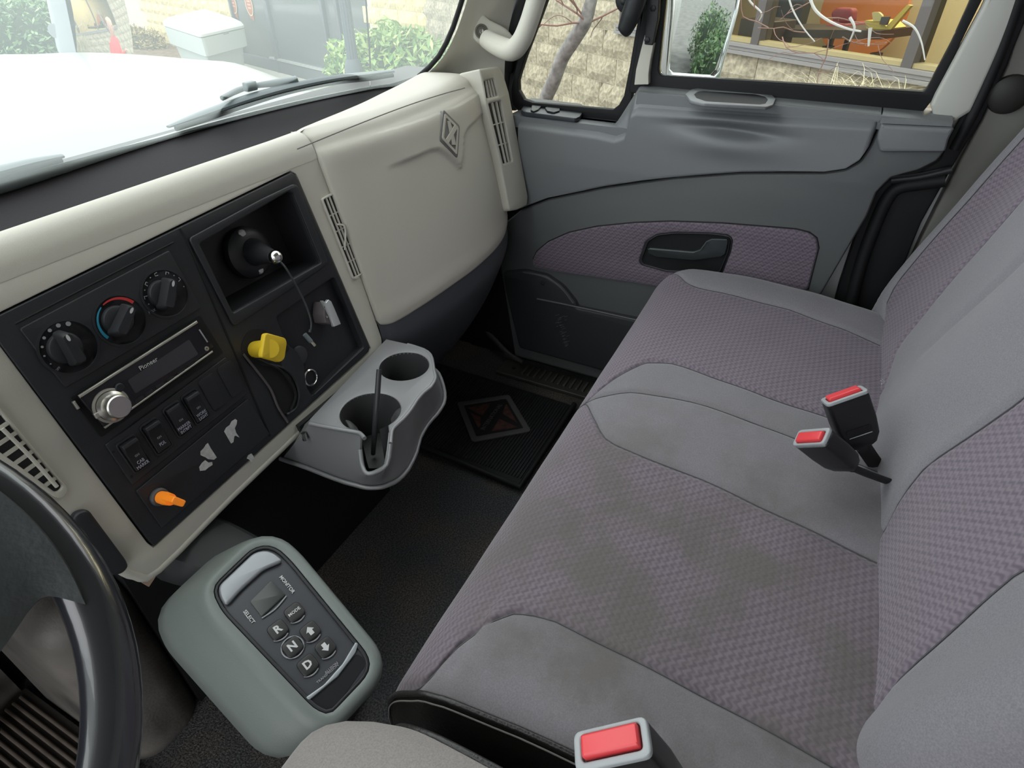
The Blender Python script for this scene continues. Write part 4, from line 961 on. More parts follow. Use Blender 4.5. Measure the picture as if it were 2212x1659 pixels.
bstrip('backrest_bolster', 0, F_GRYB); bstrip('backrest_insert', 1, F_PURB, 40); bstrip('backrest_centre', 2, F_GRYB, 40); bstrip('backrest_centre', 3, F_GRYB); bstrip('backrest_insert', 4, F_PURB, 40); bstrip('backrest_bolster', 5, F_GRYB)
for x0_, kk in ((-.001, 0), (.001, 6)):
    P = []
    for t in (0, .3, 1): P.append([(bb(kk, min(z, .95))+x0_+(.0 if kk else .0), back(bb(kk, min(z, .95)), i, [bb(q, min(z, .95)) for q in range(7)])[1]*(1-t)+(-.50)*t, z-.0*t) for i, z in enumerate(ZB)])
    grid('backrest_side', P, F_GRYB if kk else VINYL, bench)
for k in (1, 2, 4, 5):
    P = []
    for i in range(2, 40, 2):
        bs = [bb(q, ZB[i]) for q in range(7)]; p = back(bs[k], i, bs); P.append((p[0], p[1]+.001, p[2]))
    tube('seam', P, .0007, THREAD, bench, n=5, sm=1)
# frayed threads in the fold
for a in ((-8, 3), (-10, -4), (-6, -7)):
    tube('loose_thread', [PZ(1912, 826, .45), PZ(1912+a[0], 826+a[1], .455)], .0006, WHT, bench, n=5, sm=1)

# ================================================================ driver seat
ds = thing('driver_seat', 'grey cloth driver seat cushion nose at the bottom edge', 'seat', loc=(-.08, 0, 0))
px_e = [(580, 1659), (640, 1590), (700, 1545), (760, 1535), (850, 1550), (950, 1590), (1060, 1640)]
XL, XR = -.33, .175
DP = smooth_loop([(.23, .12), (.250, .25), (.266, .36), (.271, .405), (.266, .438), (.248, .460), (.20, .474), (.08, .476), (-.1, .458), (-.3, .45)], 5, False)
P = []
for (y, z) in DP:
    row = []
    top = np.clip((z-.38)/.07, 0, 1)
    for x in np.linspace(XL, XR, 50):
        e = np.clip((x-(XR-.06))/.06, 0, 1); el = np.clip(((XL+.06)-x)/.06, 0, 1); fr_ = max(e, el)
        yy = y-(.062*fr_**2.8 if y > .0 else 0); row.append((x, yy, z-.012*fr_**3*top+.006*top*math.exp(-((x-.10)/.05)**2)))
    P.append(row)
dseat = plain_fabric('driver_cloth', (.30, .275, .262))
grid('cushion_top', P, dseat, ds, flip=True, ang=60)
ed2 = [np.array(r[-1]) for r in P]
grid('side_boxing', [ed2, [p+np.array([-.002, 0, -.02]) for p in ed2], [(p[0]-.01, p[1], .12) for p in ed2]], VINYL, ds)
tube('piping', [p+np.array([0, 0, 0]) for p in ed2[14:]], .0032, VINYL, ds, n=8, sm=1)
tube('piping_stitch', [p+np.array([-.006, 0, .0015]) for p in ed2[14:]], .0009, mat('pale_stitch'), ds, n=5, sm=1)
box('seat_base', (-.08, -.03, .08), (.44, .40, .14), mat('seat_base_black'), ds, None, .02)
box('backrest', (-.08, -.40, .75), (.46, .14, .62), dseat, ds, None, .05, 4)

# ================================================================ seat belt buckles
def buckle(label, base, top, facedir, w=.05, t=.024, stalk=None):
    base, top = np.array(base, float), np.array(top, float); ax = (top-base)/np.linalg.norm(top-base); Ln = np.linalg.norm(top-base)
    f = np.array(facedir, float); f -= ax*(f@ax); f /= np.linalg.norm(f); wd = np.cross(ax, f)
    r = thing('seat_belt_buckle', label, 'buckle', 'seat belt buckles', loc=tuple(base))
    Mx = Matrix(((wd[0], f[0], ax[0], base[0]), (wd[1], f[1], ax[1], base[1]), (wd[2], f[2], ax[2], base[2]), (0, 0, 0, 1)))
    L_ = []
    for z, sw_, st_ in ((0, .55, .6), (.004, .72, .8), (Ln*.2, .92, .95), (Ln*.5, 1, 1), (Ln*.93, 1, 1)):
        L_.append([np.array(Mx @ Vector((p[0], p[1], z))) for p in fillet([(-w/2*sw_, -t/2*st_), (w/2*sw_, -t/2*st_), (w/2*sw_, t/2*st_), (-w/2*sw_, t/2*st_)], .006, 4)])
    loft('housing', L_, mat('buckle_black', (.010, .010, .011), .35), r)
    F_ = Frame(np.array(Mx @ Vector((0, 0, Ln*.93))), ax, wd)
    o = fillet([(-w/2, -t/2), (w/2, -t/2), (w/2, t/2), (-w/2, t/2)], .006, 4); i_ = fillet([(-w*.40, -t*.30), (w*.40, -t*.30), (w*.40, t*.36), (-w*.40, t*.36)], .003, 4)
    plate('rim', F_, [o, i_], -.004, .004, RIM, r, bw=.0015)
    rbt = plate('release_button', F_, [fillet([(-w*.38, -t*.24), (w*.38, -t*.24), (w*.38, t*.34), (-w*.38, t*.34)], .002, 3)], -.002, .0075, RED, r, bw=.0022)
    Ff = Frame(np.array(Mx @ Vector((0, t/2, Ln*.33))), f, wd)
    plate('slot_mark', Ff, [fillet([(-w*.30, -.004), (w*.30, -.004), (w*.30, .006), (-w*.30, .006)], .003)], -.001, .0006, mat('buckle_dark', (.004, .004, .004), .3), r)
    tube('slot_glint', [Ff.w(-w*.27, -.005, .0006), Ff.w(w*.27, -.005, .0006)], .0006, RIM, r, n=5, sm=1)
    if stalk is not None:
        tube('stalk', [base+ax*.006]+[np.array(s, float) for s in stalk], .010, mat('webbing_black', (.012, .012, .013), .6), r, n=10, flat=.35, flat_dir=f)
        lathe('stalk_rivet', [(.006, -.002), (.006, .003), (.0001, .004)], Frame(base-ax*.004, f).mat(), BLK2, r, 14)
    return r
b1_ = PY(1860, 962, -.148); t1_ = PY(1822, 850, -.104)
t1_ = PX(1822, 850, b1_[0]+.012); 
buckle('black buckle with red button standing upright in the seat fold, farther of the middle pair', b1_, t1_, (-.75, -.1, .6), .052, .026, [b1_+[.012, -.02, -.025], b1_+[.02, -.05, -.06]])
b2_ = PZ(1832, 1008, .470); t2_ = PX(1750, 942, b2_[0]-.012)
buckle('black buckle leaning forward with red button, nearer of the middle pair', b2_, t2_, (.75, .1, .6), .050, .024, [b2_+[.012, -.025, -.012], b2_+[.03, -.07, -.03]])
t3_ = PZ(1315, 1602, .565); b3_ = t3_+np.array([.018, -.045, -.085])
buckle('large black buckle with red button beside the near side of the bench', b3_, t3_, (-.9, -.15, .45), .055, .026, [b3_+[0, -.02, -.06], b3_+[0, -.03, -.2]])

# ================================================================ passenger door
door = struct('door_1', None, 'grey passenger door with cloth insert')
FD1 = Frame([1.25, 0, 0], [-1, 0, 0], [0, -1, 0]); FD2 = Frame([1.283, 0, 0], [-1, 0, 0], [0, -1, 0]); FD3 = Frame([1.31, 0, 0], [-1, 0, 0], [0, -1, 0])
# upper panel as a shaped sheet: a = -Y
seam_px = [(1118, 456), (1180, 432), (1300, 407), (1380, 394), (1450, 386), (1530, 380), (1600, 375), (1700, 374), (1780, 375), (1825, 368), (1855, 350), (1875, 322), (1890, 290), (1897, 266)]
topp = [(1108, 263), (1150, 268), (1210, 276), (1290, 287), (1328, 296), (1350, 288), (1358, 262), (1364, 240), (1376, 234), (1420, 237), (1500, 243), (1600, 250), (1700, 256), (1800, 261), (1880, 265), (1897, 266)]
sp_ = np.array(FD1.pts(seam_px)); tp_ = np.array(FD1.pts(topp))
def colfun(A, a): return np.interp(a, A[:, 0], A[:, 1])
aa_ = np.unique(np.concatenate([np.linspace(sp_[0, 0], tp_[-1, 0]-.0005, 150), sp_[:-1, 0], tp_[:-1, 0]]))
aa_ = aa_[(aa_ >= sp_[0, 0]-1e-6)]
def dent(a, b):
    c = FD1.at(1570, 282); L_ = .075
    return .016*math.exp(-((a-c[0])/L_)**2)*math.exp(-((b-c[1]-.004*0)/.010)**2)-.006*math.exp(-((a-c[0]-.01)/.08)**2)*math.exp(-((b-c[1]+.03)/.018)**2)
U = []
for t in np.concatenate([[-.004], np.linspace(0, 1, 46), [1.0]]):
    row = []
    for a in aa_:
        lo, hi = colfun(sp_, a), colfun(tp_, a); lo = min(lo, hi-.002); tt = np.clip(t, 0, 1); b = lo+(hi-lo)*tt
        de = min(hi-b, 1)/.014; dl = (b-lo)/.004; dr = (tp_[-1, 0]-a)/.004
        x = 1.25+.010*max(0, 1-de)**2.0+.012*max(0, 1-dl)**2+.012*max(0, 1-dr)**2
        x += dent(a, b)+.018*np.clip(1-(b-lo)/.22, 0, 1)*0+.012*np.clip((.60-b)/.2, 0, 1)
        if t < 0: x = 1.30
        row.append((x, -a, b+(0 if t <= 1 else 0)))
    U.append(row)
up_ = grid('upper_panel', U, DGREY, door, ang=50)
# sill surfaces on top of the upper panel
ZF = np.interp(aa_, [FD1.at(1320, 240)[0], FD1.at(1362, 240)[0]], [.684, .757])
def sillrow(off_x, k): return [(1.26+off_x, -a, colfun(tp_, a)*(1-k)+max(zf, colfun(tp_, a)+.001)*k) for a, zf in zip(aa_, ZF)]
grid('sill_top', [sillrow(0, 0), sillrow(.006, .45), sillrow(.016, .8), sillrow(.034, 1), sillrow(.075, 1)], DGREY, door, ang=50)
rt_ = np.array(FD1.pts([(1901, 267), (2056, 274)])); ra_ = np.linspace(rt_[0, 0], rt_[1, 0], 8)
grid('rear_sill_top', [[(1.252+dx, -a, colfun(rt_, a)*(1-k)+.757*k) for a in ra_] for dx, k in ((0, 0), (.006, .45), (.016, .8), (.034, 1), (.085, 1))], DGREY, door, ang=50)
# rear piece of the sill and the lower panel
rp = FD1.pts([(1903, 267), (2056, 274), (2062, 278), (2050, 300), (2040, 335), (2025, 352), (1985, 372), (1925, 388), (1893, 420), (1873, 470), (1760, 800), (1300, 800), (1100, 780), (1060, 700), (1080, 600), (1120, 462), (1182, 438), (1300, 413), (1450, 392), (1600, 381), (1780, 381), (1830, 374), (1862, 354), (1882, 322), (1897, 290)])
rp = [(p[0], p[1]) for p in rp]
rear_top = FD1.pts([(1901, 267), (2056, 274), (2062, 280), (2050, 300), (2038, 335), (2025, 352), (1985, 372), (1925, 388), (1893, 420), (1873, 470), (1800, 700), (1700, 700), (1500, 640), (1120, 540), (1120, 458), (1181, 434), (1300, 409), (1450, 388), (1600, 377), (1780, 377), (1827, 370), (1858, 352), (1878, 323), (1894, 290)])
box_a = FD2.at(1110, 600)[0]
lowp = [(p[0], p[1]) for p in rear_top]
lowp = lowp[:10]+[(lowp[9][0]-.05, .30), (lowp[9][0]-.06, .05), (-.62, .05), (-.66, .30), (-.665, .42)]+lowp[14:]
plate('lower_panel', FD1, [fillet(lowp, .004)], -.05, -.010, DGREY2, door, bw=.006)
# narrow rear block gives the sill its full width
rb2 = FD1.pts([(1904, 268), (2056, 275), (2062, 279), (2050, 300), (2042, 330), (1900, 330), (1893, 300), (1899, 280)])
plate('rear_sill', FD1, [fillet(rb2, .006)], -.06, .0, DGREY, door, bw=.006)
FDL = FD1.shift(-.010)
# cloth insert with opening for the handle
insp = FDL.pts([(1152, 560), (1160, 543), (1185, 522), (1230, 502), (1290, 489), (1370, 481), (1450, 478), (1560, 482), (1660, 490), (1720, 495), (1748, 502), (1764, 514), (1768, 535), (1745, 625), (1500, 632), (1385, 612), (1200, 585), (1155, 575)])
hb = FDL.pts([(1388, 545), (1396, 520), (1420, 505), (1460, 500), (1540, 502), (1575, 506), (1584, 515), (1580, 540), (1560, 590), (1440, 585), (1385, 570), (1382, 560)])
inserts = plate('cloth_insert', FDL, [smooth_loop([np.array(p) for p in fillet(insp, .006, 3)], 1), smooth_loop([np.array(p) for p in fillet(hb, .006)], 1)], -.01, .006, F_PURD, door, bw=.005)
ridge(FDL, [(1152, 560), (1160, 543), (1185, 522), (1230, 502), (1290, 489), (1370, 481), (1450, 478), (1560, 482), (1660, 490), (1720, 495), (1748, 502), (1764, 514), (1768, 535), (1745, 625)], .0022, mat('seam_dark', (.01, .01, .01), .7), door, .0, 'insert_gap')
hs = plate('handle_bezel', FDL, [fillet(hb, .006), fillet([tuple(np.mean(hb, 0)+(np.array(p)-np.mean(hb, 0))*.93) for p in hb], .006)], -.02, .0065, BLK, door, bw=.002)
plate('handle_well', FDL, [fillet(hb, .006)], .0003, .001, SEAM, hs)
dh = thing
h_ = plate('handle_lever', FDL, [fillet(FDL.pts([(1402, 536), (1405, 533), (1500, 541), (1515, 536), (1528, 518), (1540, 513), (1572, 514), (1574, 520), (1568, 546), (1560, 552), (1500, 560), (1420, 553), (1402, 545)]), .002)], -.005, .008, mat('lever_black', (.03, .036, .038), .3), hs, bw=.002)
tube('lever_glint', [FDL.w(*FDL.at(u, v), .0085) for u, v in [(1402, 535), (1500, 543), (1515, 537), (1528, 519), (1540, 514), (1572, 515)]], .0011, mat('lever_glint_grey', (.10, .12, .12), .25), hs, n=6, sm=1)  # highlight along the lever edge, painted as a lighter strip
# map pocket, speaker arch and scuffs
FPk = Frame([1.245, 0, 0], [-1, 0, 0], [0, -1, 0])
pk_ = FPk.pts([(1085, 590), (1130, 585), (1180, 596), (1215, 620), (1243, 655), (1246, 665), (1420, 700), (1560, 735)])
pk_ = pk_+[(pk_[-1][0]+.2, pk_[-1][1]-.03), (pk_[-1][0]+.2, .09), (-.60, .09), (-.64, .25)]
plate('map_pocket', FPk, [fillet(pk_, .01)], -.05, 0, mat('pocket_black_grey', (.035, .037, .039), .45, bump=.1), door, bw=.008)
tube('pocket_lip', [FPk.w(*FPk.at(u, v), .001) for u, v in [(1160, 645), (1243, 662), (1330, 681), (1440, 706)]], .0022, DGREY2, door, n=8)
tube('arch_edge', [FPk.w(*FPk.at(u, v), .001) for u, v in [(1130, 588), (1180, 599), (1214, 624), (1238, 655)]], .0014, DGREY2, door, n=8)
SC_ = mat('scuff_grey', (.17, .17, .17), .8)
g_ = np.random.default_rng(3)
sv = []; sf = []
for i in range(34):
    v = 675+g_.random()*75; u = 1212+(v-675)*.08+g_.normal()*5; w = 3+g_.random()*7; a, b = FPk.at(u, v); a2, b2 = FPk.at(u+w, v-w*.3); n0 = len(sv)
    sv += [FPk.w(a, b, .0004), FPk.w(a2, b2, .0004), FPk.w(a2, b2-.0008, .0004), FPk.w(a, b-.0008, .0004)]; sf.append((n0, n0+1, n0+2, n0+3))
so = from_py('scuff_marks', sv, sf, SC_, door); so['kind'] = 'stuff'
lathe('door_screw', [(.006, 0), (.006, .002), (.002, .003), (.0001, .001)], FPk.mat(*FPk.at(1173, 611)), BLK, door, 16)
# pull cup in the sill
FSl = Frame([1.28, .1, .7585], [0, 0, 1], [0, -1, 0])
cupo = FSl.pts([(1480, 205), (1492, 195), (1510, 192), (1640, 200), (1665, 205), (1676, 215), (1670, 228), (1655, 233), (1520, 226), (1490, 219)])
cupi = FSl.pts([(1500, 206), (1508, 200), (1520, 198), (1632, 205), (1652, 210), (1658, 217), (1652, 226), (1640, 228), (1525, 221), (1505, 214)])
pc = plate('pull_cup', FSl, [fillet(cupo, .004), fillet(cupi, .004)], -.004, .002, DGREY, door, bw=.0018)
loft('cup_recess', [[FSl.w(p[0], p[1], .0012) for p in fillet(cupi, .004)], [FSl.w(p[0], p[1]*1.0, .0005) for p in fillet(cupi, .004)]], mat('recess_black', (.006, .006, .008), .7), pc, cap0=True, cap1=True)
# lock and mirror switch plate
FSw = Frame([1.28, .55, .688], [0, 0, 1], [0, -1, 0])
swp = FSw.pts([(1140, 221), (1148, 217), (1255, 230), (1265, 238), (1252, 258), (1242, 262), (1132, 248), (1125, 243)])
swo = plate('switch_plate', FSw, [fillet(swp, .004)], -.003, .006, mat('switch_blue_black', (.035, .04, .047), .4), door, bw=.0015)
for q in ([(1150, 226), (1160, 222), (1171, 224), (1172, 230), (1162, 240), (1152, 244), (1146, 241)], [(1177, 236), (1184, 231), (1198, 231), (1210, 236), (1209, 242), (1196, 246), (1182, 243)]):
    o = plate('switch_button', FSw, [fillet(FSw.pts(q, .006), .003)], .005, .0095, BLK, swo, bw=.0015)
    c = np.mean(FSw.pts(q, .009), 0); text('switch_symbol', '-o-' if q[0][0] > 1160 else 'o/', FSw, c[0], c[1], .007, WHT, o, h=.0096, rot=.0 if q[0][0] > 1160 else .9)
for px in ((1147, 220), (1134, 240), (1256, 235), (1244, 256)): lathe('plate_screw', [(.0012, 0), (.0012, .0005), (.0001, .0005)], FSw.mat(*FSw.at(*px, .006), .006), BLK2, swo, 8)
# body rear of the dash / behind switch: front sill block
box('front_sill_cap', (1.285, .50, .672), (.05, .27, .024), DGREY, door)

# window frames (plane of the door glass)
G1 = Frame([1.318, 0, 0], [-1, 0, 0], [0, -1, 0])
def gext(L): return G1.pts(L)
ow = gext([(1165, -120), (1160, 20), (1122, 120), (1105, 190), (1108, 225), (1125, 243), (1345, 262), (1362, 235), (1385, 100), (1400, -120)])
iw = gext([(1215, -110), (1183, 0), (1160, 62), (1138, 120), (1121, 172), (1122, 195), (1133, 214), (1152, 221), (1325, 236), (1338, 226), (1349, 206), (1362, 141), (1374, 70), (1388, 0), (1396, -60), (1400, -110)])
plate('quarter_window_seal', G1, [fillet(ow, .01), iw], -.012, .006, RUB, door, bw=.003)
owr = gext([(1390, -120), (1420, -120), (1425, 0), (1405, 183), (1420, 186), (1700, 205), (1985, 222), (2035, 212), (2060, 180), (2145, -120), (2080, -110), (2060, 60)])
fr1 = gext([(1400, -160), (1396, 0), (1384, 60), (1360, 200), (1425, 203), (1700, 219), (1992, 243), (2020, 205), (2090, 60), (2200, -160)])
in1 = gext([(1445, -150), (1440, 0), (1424, 150), (1430, 162), (1700, 178), (1995, 197), (2002, 190), (2055, 90), (2095, 0), (2160, -150)])
plate('main_window_seal', G1, [fillet(fr1, .008), fillet(in1, .006)], -.012, .008, RUB, door, bw=.003)
plate('quarter_glass', G1, [iw], -.006, -.003, GL2, door); plate('main_glass', G1, [fillet(in1, .006)], -.006, -.003, GL2, door)
# pale division strip and black hinge piece with round knob
FS1 = G1.shift(.02)
dv_ = plate('division_strip', FS1, [fillet(FS1.pts([(1395, 72), (1412, 78), (1413, 95), (1406, 130), (1402, 160), (1402, 182), (1371, 183), (1375, 150), (1386, 105)]), .002)], -.012, .004, mat('cream_painted_metal', (.62, .60, .52), .4), door, bw=.0015)
plate('division_bracket', FS1, [fillet(FS1.pts([(1392, -60), (1430, -60), (1424, 40), (1412, 97), (1394, 95), (1398, 40)]), .002)], -.012, .008, BLK, door, bw=.002)
for px in ((1411, 18), (1398, 86)): lathe('bracket_bolt', [(.0055, 0), (.0055, .003), (.003, .004), (.0001, .004)], FS1.mat(*FS1.at(*px, .008), .008), BLK2, door, 6)
Fkb = FS1.shift(.035)
bmk = thing('window_latch_knob', 'rounded black latch knob at the top of the quarter window post', 'knob', loc=tuple(Fkb.w(*Fkb.at(1360, 30))))
tube('latch_lever', [Fkb.w(*Fkb.at(1378, -40)), Fkb.w(*Fkb.at(1375, -5)), Fkb.w(*Fkb.at(1362, 35)), Fkb.w(*Fkb.at(1349, 66)), Fkb.w(*Fkb.at(1345, 73))], [.015, .019, .018, .014, .007], BLK, bmk, n=16)
lathe('latch_boss', [(.022, -.02), (.022, -.006), (.016, -.002), (.0001, -.001)], Fkb.mat(*Fkb.at(1352, 0, -.006), -.006), BLK, bmk, 24)
lathe('latch_bolt', [(.006, 0), (.006, .002), (.003, .004), (.0001, .004)], Fkb.mat(*Fkb.at(1347, 3, -.006), -.006), BLK2, bmk, 12)

# ---- door frame / pillar B at the right
G2 = G1.shift(.02)
plate('door_frame', G2, [fillet(G2.pts([(2010, 228), (2020, 205), (2120, 20), (2185, -120), (2265, -120), (2195, 30), (2140, 150), (2098, 240), (2062, 262), (2018, 258)]), .002)], -.03, .004, mat('cream_door_frame', (.55, .545, .50), .45), door, bw=.006)
tb = struct('trim_2', None, 'rear door pillar')
G3 = G1.shift(.01)
plate('pillar_seal', G3, [fillet(G3.pts([(2172, -120), (2222, -120), (2225, 20), (2175, 140), (2120, 260), (2075, 330), (1990, 480), (1900, 700), (1790, 700), (1810, 620), (1850, 500), (1890, 415), (1925, 385), (1985, 372), (2030, 345), (2052, 290), (2085, 235), (2140, 130)]), .004)], -.03, .002, RUB, tb, bw=.003)
tube('seal_bulb', [G3.w(*G3.at(u, v), .012) for u, v in [(1835, 660), (1862, 560), (1895, 470), (1920, 420), (1945, 400), (1990, 392), (2040, 385)]], .012, RUB, tb, n=12)
tube('seal_bulb', [G3.w(*G3.at(u, v), .008) for u, v in [(2205, -20), (2160, 110), (2110, 225), (2060, 320)]], .008, RUB, tb, n=12)
plate('pillar_trim', G3, [fillet(G3.pts([(2212, 20), (2300, -140), (2500, -140), (2500, 400), (2100, 760), (1880, 760), (1990, 520), (2080, 340), (2122, 262), (2178, 142)]), .004)], -.05, -.004, PILL2, tb, bw=.004)
lathe('belt_anchor_cover', [(.030, 0), (.028, .006), (.02, .010), (.0001, .010)], G3.mat(*G3.at(2180, 205), -.004), mat('anchor_black_brown', (.02, .019, .016), .5), tb, 28)
tube('strap_clip', [G3.w(*G3.at(u, v), .012) for u, v in [(1925, 385), (1985, 378), (2055, 362)]], .007, BLK, tb)
plate('door_edge', G1, [gext([(1082, 150), (1088, 100), (1104, 60), (1125, 0), (1150, -120), (1195, -120), (1165, 0), (1135, 90), (1112, 180), (1112, 240), (1090, 240)])], -.03, -.006, RUB, door)
box('sill_core', (1.30, .09, .742), (.075, .53, .022), DGREY, door)
# outer door skin, closing the side
skin = struct('wall_right', None, 'right cab side')
box('door_skin', (1.365, .5, .27), (.03, .55, .74), mat('white_truck_paint', (.78, .79, .78), .25, coat=.5), skin)
box('inner_closure', (1.335, .62, .30), (.02, .36, .70), BLK2, skin)
box('door_skin', (1.365, -.05, .34), (.03, .60, .80), mat('white_truck_paint', (.78, .79, .78), .25, coat=.5), skin)
box('rear_side', (1.365, -.44, .77), (.05, .34, 1.56), LINER, skin)
box('kick_side', (1.345, .86, .36), (.03, .22, .74), BLK2, skin)
box('door_top_rail', (1.31, .0, 1.50), (.06, 1.0, .10), RUB, skin)

# ---- A pillar and grab handle
tr3 = struct('trim_3', None, 'beige windshield pillar')
AP = [[PX(862, 240, 1.13), PX(925, 240, 1.19), PX(1000, 235, 1.235), PX(1050, 220, 1.265), PX(1090, 210, 1.29)],
      [PX(882, 190, 1.13), PX(935, 186, 1.19), PX(1000, 182, 1.235), PX(1050, 162, 1.265), PX(1090, 150, 1.29)],
      [PX(922, 160, 1.16), PX(965, 150, 1.205), PX(1015, 140, 1.245), PX(1055, 132, 1.27), PX(1092, 122, 1.295)],
      [PX(958, 122, 1.175), PX(992, 110, 1.21), PX(1030, 100, 1.24), PX(1065, 92, 1.265), PX(1098, 80, 1.295)],
      [PX(985, 70, 1.18), PX(1010, 62, 1.21), PX(1040, 52, 1.235), PX(1072, 42, 1.265), PX(1106, 30, 1.295)],
      [PX(1006, 10, 1.18), PX(1028, 4, 1.21), PX(1054, -4, 1.235), PX(1086, -12, 1.26), PX(1120, -22, 1.29)],
      [PX(1034, -80, 1.18), PX(1056, -84, 1.21), PX(1082, -88, 1.235), PX(1112, -94, 1.26), PX(1150, -100, 1.29)],
      [PX(1080, -220, 1.17), PX(1102, -224, 1.20), PX(1130, -228, 1.225), PX(1160, -232, 1.25), PX(1195, -238, 1.28)]]
AP = dense(AP, 5, 5)
grid('pillar_cover', AP, BEIGE, tr3, flip=True)
# glass-side edge strip and door-side seal
ae = [r[0] for r in AP[::3]]
tube('screen_seal', [np.array(p)+np.array([-.002, .010, .0]) for p in ae[3:]], .005, RUB, tr3, n=8, sm=1)
tube('door_seal', [PX(1088, 150, 1.315), PX(1096, 115, 1.315), PX(1112, 70, 1.315), PX(1130, 10, 1.315), PX(1165, -110, 1.315)], .022, RUB, tr3, n=10)
tube('door_seal', [PX(1100, 330, 1.285), PX(1092, 240, 1.30), PX(1090, 190, 1.30), PX(1094, 150, 1.31)], .010, RUB, tr3, n=10)
gh = thing('grab_handle', 'beige grab handle bolted to the windshield pillar', 'handle', loc=tuple(PX(1040, 70, 1.24)))
def hp(u, v, x): return PX(u, v, x)
m0 = [hp(1038, 68, 1.225)]
FH = Frame(PX(1040, 70, 1.232), [-.80, -.55, .2], [.3, -1, .3])
pdp = FH.pts([(1022, 82), (1024, 62), (1034, 38), (1044, 32), (1058, 44), (1092, 62), (1110, 88), (1094, 118), (1070, 112), (1036, 96)])
plate('handle_foot', FH, [smooth_loop([np.array(p) for p in pdp], 3)], -.008, .008, BEIGE, gh, bw=.006, res=4)
tube('handle_bar', [hp(1050, 84, 1.215), hp(1078, 100, 1.200), hp(1106, 108, 1.185), hp(1126, 88, 1.182), hp(1142, 50, 1.185), hp(1158, 0, 1.19), hp(1180, -70, 1.195), hp(1210, -170, 1.21)], [.017, .019, .0195, .0185, .0175, .0175, .0175, .0175], BEIGE, gh, n=20, sm=8)
lathe('bolt_cup', [(.0135, 0), (.0135, .0015), (.0105, .002), (.0095, .0005), (.0001, .0005)], FH.mat(*FH.at(1040, 68, .008), .008), mat('bolt_cup_grey', (.12, .11, .09), .5), gh, 28)
lathe('bolt_head', [(.005, 0), (.005, .003), (.0035, .004), (.0001, .003)], FH.mat(*FH.at(1040, 68, .008), .008), mat('bolt_steel', (.35, .33, .30), .35, metal=.8), gh, 6)
# ================================================================ outside: truck front
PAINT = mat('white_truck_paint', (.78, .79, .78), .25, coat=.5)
hood = thing('truck_hood', 'white truck hood seen through the windshield', 'hood', loc=(.33, 1.6, .6))
def hz(x, y):
    u = abs(x-.33)/.82; z = np.interp(y, [.90, 1.04, 1.17, 1.36, 1.8, 2.34, 2.8, 2.95], [.682, .702, .742, .775, .77, .725, .62, .45])
    return z-.020*min(u, 1)**2-.22*max(0, u-1)**1.4*3
ysr = [.93, .97, 1.0, 1.04, 1.10, 1.165, 1.175, 1.20, 1.25, 1.36, 1.5, 1.7, 1.9, 2.1, 2.34, 2.6, 2.8, 2.95]
H = [[(x, y, hz(x, y)) for x in np.linspace(-.75, 1.41, 40)] for y in ysr]
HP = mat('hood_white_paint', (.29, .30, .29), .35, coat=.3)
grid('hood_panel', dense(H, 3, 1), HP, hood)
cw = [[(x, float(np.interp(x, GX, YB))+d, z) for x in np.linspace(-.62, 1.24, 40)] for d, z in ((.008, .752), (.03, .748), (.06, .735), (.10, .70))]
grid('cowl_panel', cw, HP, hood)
tube('cowl_joint', [PZ(799, 172, .752), PZ(800, 186, .75)], .0012, mat('joint_grey', (.2, .2, .2)), hood, n=5, sm=1)
WP = mat('wiper_grey_black', (.11, .135, .14), .45)
def gz(px, off=.012):
    # a point just outside the glass on the sight line of a measured mark
    best = None; A_ = np.array(ROWS)
    q = ray(*px); q = q/np.linalg.norm(q)
    D_ = A_-CAM; t = D_@q; dd = np.linalg.norm(D_-t[..., None]*q, axis=2); i = np.unravel_index(np.argmin(dd), dd.shape)
    return CAM+q*(t[i]+off)
w1 = thing('windshield_wiper', 'long wiper blade resting across the right half of the windshield', 'wiper', 'windshield wipers', loc=tuple(gz((600, 200))))
bl_ = [gz(p) for p in [(363, 274), (440, 246), (530, 215), (620, 190), (720, 170), (800, 160), (852, 153)]]
tube('blade_spoiler', bl_, [.004, .011, .013, .014, .013, .011, .006], WP, w1, n=10, flat=.45)
bl2_ = [gz(p, .004) for p in [(380, 278), (450, 256), (530, 228), (620, 200), (720, 179), (800, 170), (850, 162)]]
tube('blade_rubber', bl2_, .004, RUB, w1, n=8)
tube('wiper_arm', [gz(p, .03) for p in [(480, 212), (512, 196), (545, 186), (590, 180), (640, 174)]], [.004, .005, .004, .006, .008], WP, w1, n=8)
box('arm_joint', tuple(gz((540, 186), .028)), (.022, .012, .014), WP, w1, None, .002)
w2 = thing('windshield_wiper', 'end of a second wiper blade at the far left of the windshield', 'wiper', 'windshield wipers', loc=tuple(gz((60, 360))))
tube('blade_spoiler', [gz(p) for p in [(-180, 425), (-60, 385), (0, 368), (70, 350), (134, 337)]], [.012, .012, .012, .010, .006], WP, w2, n=10, flat=.45)
tube('blade_rubber', [gz(p, .004) for p in [(-180, 440), (-60, 400), (0, 382), (70, 362), (132, 345)]], .004, RUB, w2, n=8)

